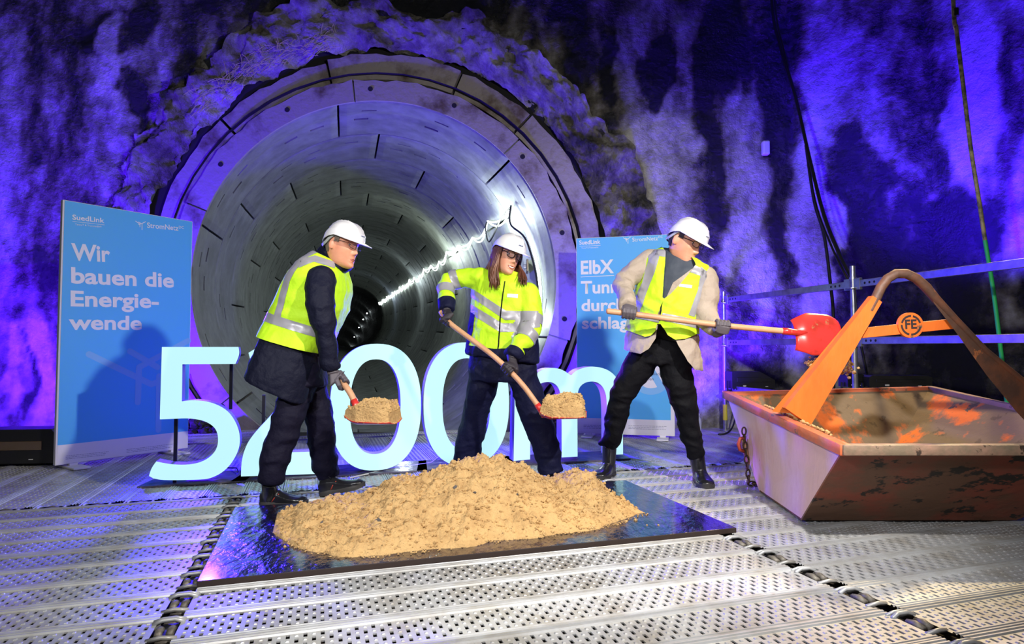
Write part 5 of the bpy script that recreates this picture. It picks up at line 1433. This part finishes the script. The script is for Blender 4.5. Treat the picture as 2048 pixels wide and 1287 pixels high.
# navy hem and side panels
poly = [(920, 688), (990, 697), (1090, 694), (1090, 745), (920, 740)]
carve(jk, 'navy_hem', M_navy_w, jk, pxplanes(poly[:3], 4.4, off, False), (lambda f: lambda c, n: f(c, n) and ((c + off) - aR[4]).length > .085)(pypred(poly, 4.4, off, None)), .004)
poly = [(925, 612), (951, 630), (947, 662), (939, 690), (925, 690)]
carve(jk, 'side_panel', M_navy_w, jk, pxplanes(poly, 4.45, off), pypred(poly, 4.45, off, None), .0035)
poly = [(1085, 660), (1070, 660), (1050, 698), (1064, 700), (1085, 700)]
carve(jk, 'side_panel', M_navy_w, jk, pxplanes(poly, 4.4, off), (lambda f: lambda c, n: f(c, n) and min(((c + off) - q).length for q in aR) > .1)(pypred(poly, 4.4, off, None)), .0035)
limbband(jk, 'sleeve_band', M_ref, jk, off, aL[1], aL[2], .25, .75, .1); limbband(jk, 'sleeve_band', M_ref, jk, off, aL[2], aL[3], .35, .95, .09)
limbband(jk, 'sleeve_band', M_ref, jk, off, aR[1], aR[2], .25, .72, .11); limbband(jk, 'sleeve_band', M_ref, jk, off, aR[2], aR[3], .15, .68, .10)
limbband(jk, 'navy_cuff', M_navy_w, jk, off, aL[3], aL[4], .35, 1.6, .09, .004); limbband(jk, 'navy_cuff', M_navy_w, jk, off, aR[3], aR[4], .55, 1.7, .09, .004)
# collar, zip and badge
mb = MB(); cR = []
for k, (dz, r) in enumerate(((0, 1.12), (.02, 1.0), (.045, .98))):
    c = (at(990, 549, 4.46) + at(1040, 559, 4.40)) / 2 + Vector((0, 0, dz)); cR.append(sring(c, (at(1040, 559, 4.40) - at(990, 549, 4.46)) / 2 * r, DD * .085 * r, 28, 2.1))
Ri = [[(sum(r, Vector()) / 28) + (p - sum(r, Vector()) / 28) * .88 for p in r] for r in reversed(cR)]
mb.rings(cR + Ri, False); mb.V = [v - off for v in mb.V]; col_ = mb.build('collar', M_yel, jk, True)
carve(col_, 'x', None, None, pxplanes([(1006, 520), (1012, 575)], 4.34, off, False) + pxplanes([(1030, 520), (1014, 575)], 4.34, off, False), pypred([(1006, 520), (1012, 575), (1014, 575), (1030, 520)], 4.34, off, True), delete=True)
poly = [(1009, 562), (1003, 600), (999, 640), (996, 690), (994, 702), (996, 702), (998.5, 690), (1001.5, 640), (1005.5, 600), (1011, 562)]
carve(jk, 'zip', M_blk, jk, pxplanes(poly, 4.3, off), pypred(poly, 4.3, off, True), .0035)
poly = [(1015, 587), (1036, 588), (1035, 596), (1014, 594)]
carve(jk, 'badge', M_white, jk, pxplanes(poly, 4.3, off), pypred(poly, 4.3, off, True), .0035)
mb = MB(); limb(mb, G1, [.105, .100, .092, .096, .096], 18); limb(mb, G2, [.105, .104, .104, .094, .088], 18); mb.rings([sring((at(xa, ya, 4.52) + at(xb, yb, 4.4)) / 2, (at(xb, yb, 4.4) - at(xa, ya, 4.52)) / 2, DD * .13) for xa, ya, xb, yb in ((943, 700, 1070, 715), (938, 735, 1074, 742), (940, 760, 1074, 762))], True)
cloth('trousers', mb, M_navy_w, m2, off, .0085, 4, .006, 41, 5, (1, 1, .3), [(G2[4], .14, 55, .007, (0, .3, 1)), (G1[3], .2, 50, .006, (1, 0, .3))])
h_ = ground(1103, 958, 0); shoe(m2, off, Vector((at(1100, 900, 4.50).x, 4.50, 0)), (.45, -1, 0), .26, 0, .10, None, .044, mt=mat('dark_suede', (.03, .032, .04), .9))
shoe(m2, off, Vector((at(934, 900, 4.78).x, 4.80, 0)), (-.3, -1, 0), .26, 0, .10, None, .044, mt=MATS['dark_suede'])
S2 = [at(882, 624, 4.37), at(900, 646, 4.31), at(945, 680, 4.22), at(985, 710, 4.15), at(1018, 740, 4.10), at(1050, 775, 4.05), at(1084, 822, 4.02)]
glove(m2, off, S2[0].lerp(S2[1], .75), (S2[2] - S2[1]), Vector((-.35, -.75, .3)), aL[-1] + Vector((0, -.005, -.005)), M_glovd, thumb=-1, sc=.92)
glove(m2, off, S2[4].lerp(S2[3], .05), (S2[5] - S2[4]), Vector((.35, -.55, .8)), aR[-1] + Vector((-.003, -.005, -.01)), M_glovd, sc=.92)
sh2, ld2 = shovel('shovel heaped with sand held low by the woman', S2, .0175, at(1082, 834, 4.04), (.98, -.12, .05), (-.05, -.10, 1), .24, .29, True, 9)
tag(ld2, 'wedge of damp sand on the shovel of the woman', 'sand')

# ============================================================ man in the beige blazer (right)
off = Vector((1.05, 4.4, 0))
m3 = empty('person', off, 'man in white hard hat, beige blazer and yellow vest tipping a shovel', 'person')
Ya, Yb = 4.45, 4.26; DD = Vector((.25, 1, 0)).normalized()
SP = [(1249, 698, 1406, 742, .21), (1252, 668, 1402, 704, .195), (1262, 636, 1393, 668, .155), (1271, 602, 1393, 634, .15), (1277, 572, 1402, 602, .15), (1283, 545, 1411, 576, .155), (1290, 520, 1417, 553, .15), (1304, 503, 1412, 535, .125), (1326, 496, 1394, 520, .09), (1340, 494, 1384, 512, .07)]
TR3 = torso_rings(SP, Ya, Yb, DD)
bL = [at(1302, 520, 4.40), at(1272, 543, 4.40), at(1248, 568, 4.36), at(1251, 592, 4.24), at(1256, 612, 4.14)]
bR = [at(1410, 556, 4.24), at(1413, 590, 4.22), at(1410, 628, 4.20), at(1422, 645, 4.12), at(1434, 660, 4.07)]
hd3 = headmat(at(1369, 485, 4.28), (.60, -.68, -.40), (.30, -.12, .93)); HS3 = 1.22
K1 = [at(1288, 715, 4.42), at(1262, 757, 4.45), at(1243, 797, 4.48), at(1230, 845, 4.55), at(1217, 892, 4.62)]
K2 = [at(1345, 720, 4.36), at(1356, 760, 4.34), at(1368, 805, 4.34), at(1380, 860, 4.38), at(1392, 912, 4.42)]
bd3 = body(m3, off, hd3, HS3, shrink(TR3[2:], .8), [(bL, [.045, .042, .038, .033, .03]), (bR, [.045, .042, .038, .033, .03])], [(K1, [.085, .075, .055, .05, .04]), (K2, [.085, .075, .055, .05, .04])], ([at(1354, 520, 4.38), at(1360, 510, 4.37), at(1366, 500, 4.35)], [.078, .068, .064]), M_skin3)
shorthair(bd3, m3, hd3, HS3, off, M_hair3)
face_parts(m3, hd3, HS3, off, M_hair3, M_hair3, False, 'rect', False)
helmet(m3, hd3, off, 1.12)
mb = MB(); mb.rings(TR3, True); limb(mb, bL, [.085, .078, .070, .060, .054]); limb(mb, bR, [.085, .080, .074, .064, .056])
bz = cloth('blazer', mb, M_beige, m3, off, .0085, 4, .005, 51, 6, (1, 1, .6), [(bL[2], .11, 60, .007, (1, 0, 1)), (bR[2], .12, 55, .007, (.3, 0, 1)), (bR[3], .1, 70, .006, (.5, 0, 1))])
opn = [(1335, 480), (1326, 560), (1318, 640), (1309, 676), (1296, 697), (1281, 707), (1262, 703), (1244, 690), (1240, 770), (1420, 770), (1404, 741), (1385, 741), (1368, 722), (1350, 690), (1338, 660), (1330, 600), (1345, 565), (1392, 530), (1370, 480)]
carve(bz, 'x', None, None, pxplanes(opn, 4.22, off), pypred(opn, 4.22, off, True), delete=True)
carve(bz, 'x', None, None, pxplanes([(1240, 694), (1410, 722)], 4.4, off, False), lambda c, n: n.z < -.55 and (c + off).z < at(1300, 690, 4.3).z, delete=True)
mb = MB(); mb.rings(shrink(TR3[2:9], .965), True); limb(mb, [at(1350, 526, 4.39), at(1352, 521, 4.38)], [.08, .075])
cloth('shirt', mb, M_shirt, m3, off, .0085, 3, .003, 61, 8)
# shirt collar wings
mb = MB()
for pts in ([(1345, 497), (1349, 520), (1362, 538), (1368, 528), (1352, 508)], [(1368, 528), (1362, 538), (1378, 541), (1391, 523), (1388, 517)]):
    A_ = [at(x, y, 4.235 + .03 * abs(x - 1366) / 25) - off for x, y in pts]; n_ = len(A_); mb.add(A_ + [p + Vector((0, .006, 0)) for p in A_], [tuple(range(n_)), tuple(range(2 * n_ - 1, n_ - 1, -1))] + [(i, (i + 1) % n_, n_ + (i + 1) % n_, n_ + i) for i in range(n_)])
mb.build('shirt_collar', mat('shirt_collar_cloth', (.055, .07, .10), .6), m3)
VR3 = torso_rings(SP[1:9], Ya, Yb, DD, .020); mb = MB(); mb.rings(VR3, True)
v3 = cloth('safety_vest', mb, M_yel, m3, off, .0085, 3, .006, 71, 6, (1, 1, .6), [(at(1325, 600, 4.2), .14, 60, .006, (.8, 0, .8)), (at(1300, 640, 4.2), .12, 60, .005, (0, 0, 1))])
cut = [(1338, 470), (1336, 500), (1330, 540), (1325, 594), (1328, 597), (1340, 588), (1360, 566), (1388, 530), (1372, 470)]
carve(v3, 'x', None, None, pxplanes(cut, 4.2, off), pypred(cut, 4.2, off, True), delete=True)
cut = [(1326, 602), (1316, 626), (1314, 641), (1320, 642), (1321, 628)]
carve(v3, 'x', None, None, pxplanes(cut, 4.2, off), pypred(cut, 4.2, off, True), delete=True)
cut = [(1315, 647), (1309, 662), (1300, 671), (1290, 673), (1272, 665), (1240, 645), (1240, 760), (1420, 760), (1420, 664), (1392, 668), (1366, 677), (1345, 679), (1332, 670), (1321, 648)]
carve(v3, 'x', None, None, pxplanes(cut, 4.2, off), pypred(cut, 4.2, off, True), delete=True)
cut = [(1230, 652), (1430, 690), (1430, 780), (1230, 780)]
carve(v3, 'x', None, None, pxplanes(cut[:2], 4.45, off, False), pypred(cut, 4.45, off, False), delete=True)
for poly in ([(1307, 496), (1304, 516), (1292, 560), (1272, 615), (1268, 625), (1283, 632), (1296, 590), (1312, 545), (1322, 514), (1326, 492)], [(1313, 508), (1336, 512), (1336, 494), (1316, 490)], [(1268, 614), (1318, 633), (1318, 645), (1262, 630)], [(1320, 640), (1395, 658), (1400, 642), (1324, 626)], [(1398, 534), (1392, 580), (1372, 630), (1386, 634), (1404, 592), (1412, 548)], [(1374, 545), (1412, 560), (1414, 545), (1382, 530)]):
    carve(v3, 'reflective_strip', M_ref, v3, pxplanes(poly, 4.2, off), pypred(poly, 4.2, off, True), .0028)
poly = [(1358, 567), (1382, 571), (1381, 577), (1357, 573)]
carve(v3, 'badge', M_white, v3, pxplanes(poly, 4.18, off), pypred(poly, 4.18, off, True), .004)
mb = MB(); limb(mb, K1, [.105, .095, .080, .075, .062], 18); limb(mb, K2, [.105, .10, .085, .074, .062], 18); mb.rings([sring((at(xa, ya, 4.45) + at(xb, yb, 4.32)) / 2, (at(xb, yb, 4.32) - at(xa, ya, 4.45)) / 2, DD * .12) for xa, ya, xb, yb in ((1268, 665, 1380, 690), (1262, 700, 1386, 716), (1262, 722, 1384, 732))], True)
cloth('trousers', mb, M_blk, m3, off, .0085, 4, .007, 81, 6, (1, 1, .8), [(K1[4], .16, 60, .010, (0, .3, 1)), (K2[4], .16, 60, .010, (0, .3, 1)), (K1[2], .12, 50, .006, (0, 0, 1))])
shoe(m3, off, Vector((at(1222, 900, 4.80).x, 4.80, 0)), (-.5, -1, 0), .30, 0, .2, at(1219, 882, 4.70), .060)
shoe(m3, off, Vector((at(1396, 900, 4.55).x, 4.55, 0)), (-.08, -1, 0), .30, 0, .2, at(1391, 900, 4.46), .060)
S3 = [at(1216, 622, 4.06), at(1300, 632, 4.06), at(1443, 650, 4.02), at(1582, 663, 4.0)]
ax3 = (S3[3] - S3[0]).normalized()
glove(m3, off, at(1257, 627, 4.06), ax3, Vector((.0, -.55, .85)), bL[-1] + Vector((0, .0, -.01)), M_glove)
glove(m3, off, at(1444, 650, 4.02), -ax3, Vector((.1, -.85, -.35)), bR[-1] + Vector((.005, -.01, -.012)), M_glove)
sh3, _ = shovel('red bladed shovel tipped over the skip by the man in the blazer', S3, .0185, at(1594, 664, 4.0), (.97, .10, -.03), (.10, .93, -.30), .255, .30, False, 5)
# sand falling off the blade
mb = MB(); rs_ = random.Random(3)
for i in range(110):
    if i < 35: p = at(rs_.gauss(1630, 9), rs_.gauss(728, 6), 4.10 + rs_.uniform(-.03, .05))
    elif i < 80: p = at(rs_.gauss(1690, 11), rs_.gauss(733, 10), 4.10 + rs_.uniform(-.04, .05))
    else: 
        f_ = rs_.random(); p = at(1705 - 20 * f_ + rs_.gauss(0, 4), 690 + 30 * f_, 4.08)
    lump(mb, p, rs_.uniform(.006, .020), rnd=rs_)
fs = mb.build('falling_sand', M_sand, fixn=False); fs['kind'] = 'stuff'; tag(fs, 'clumps of sand dropping from the tipped shovel into the skip', 'sand')
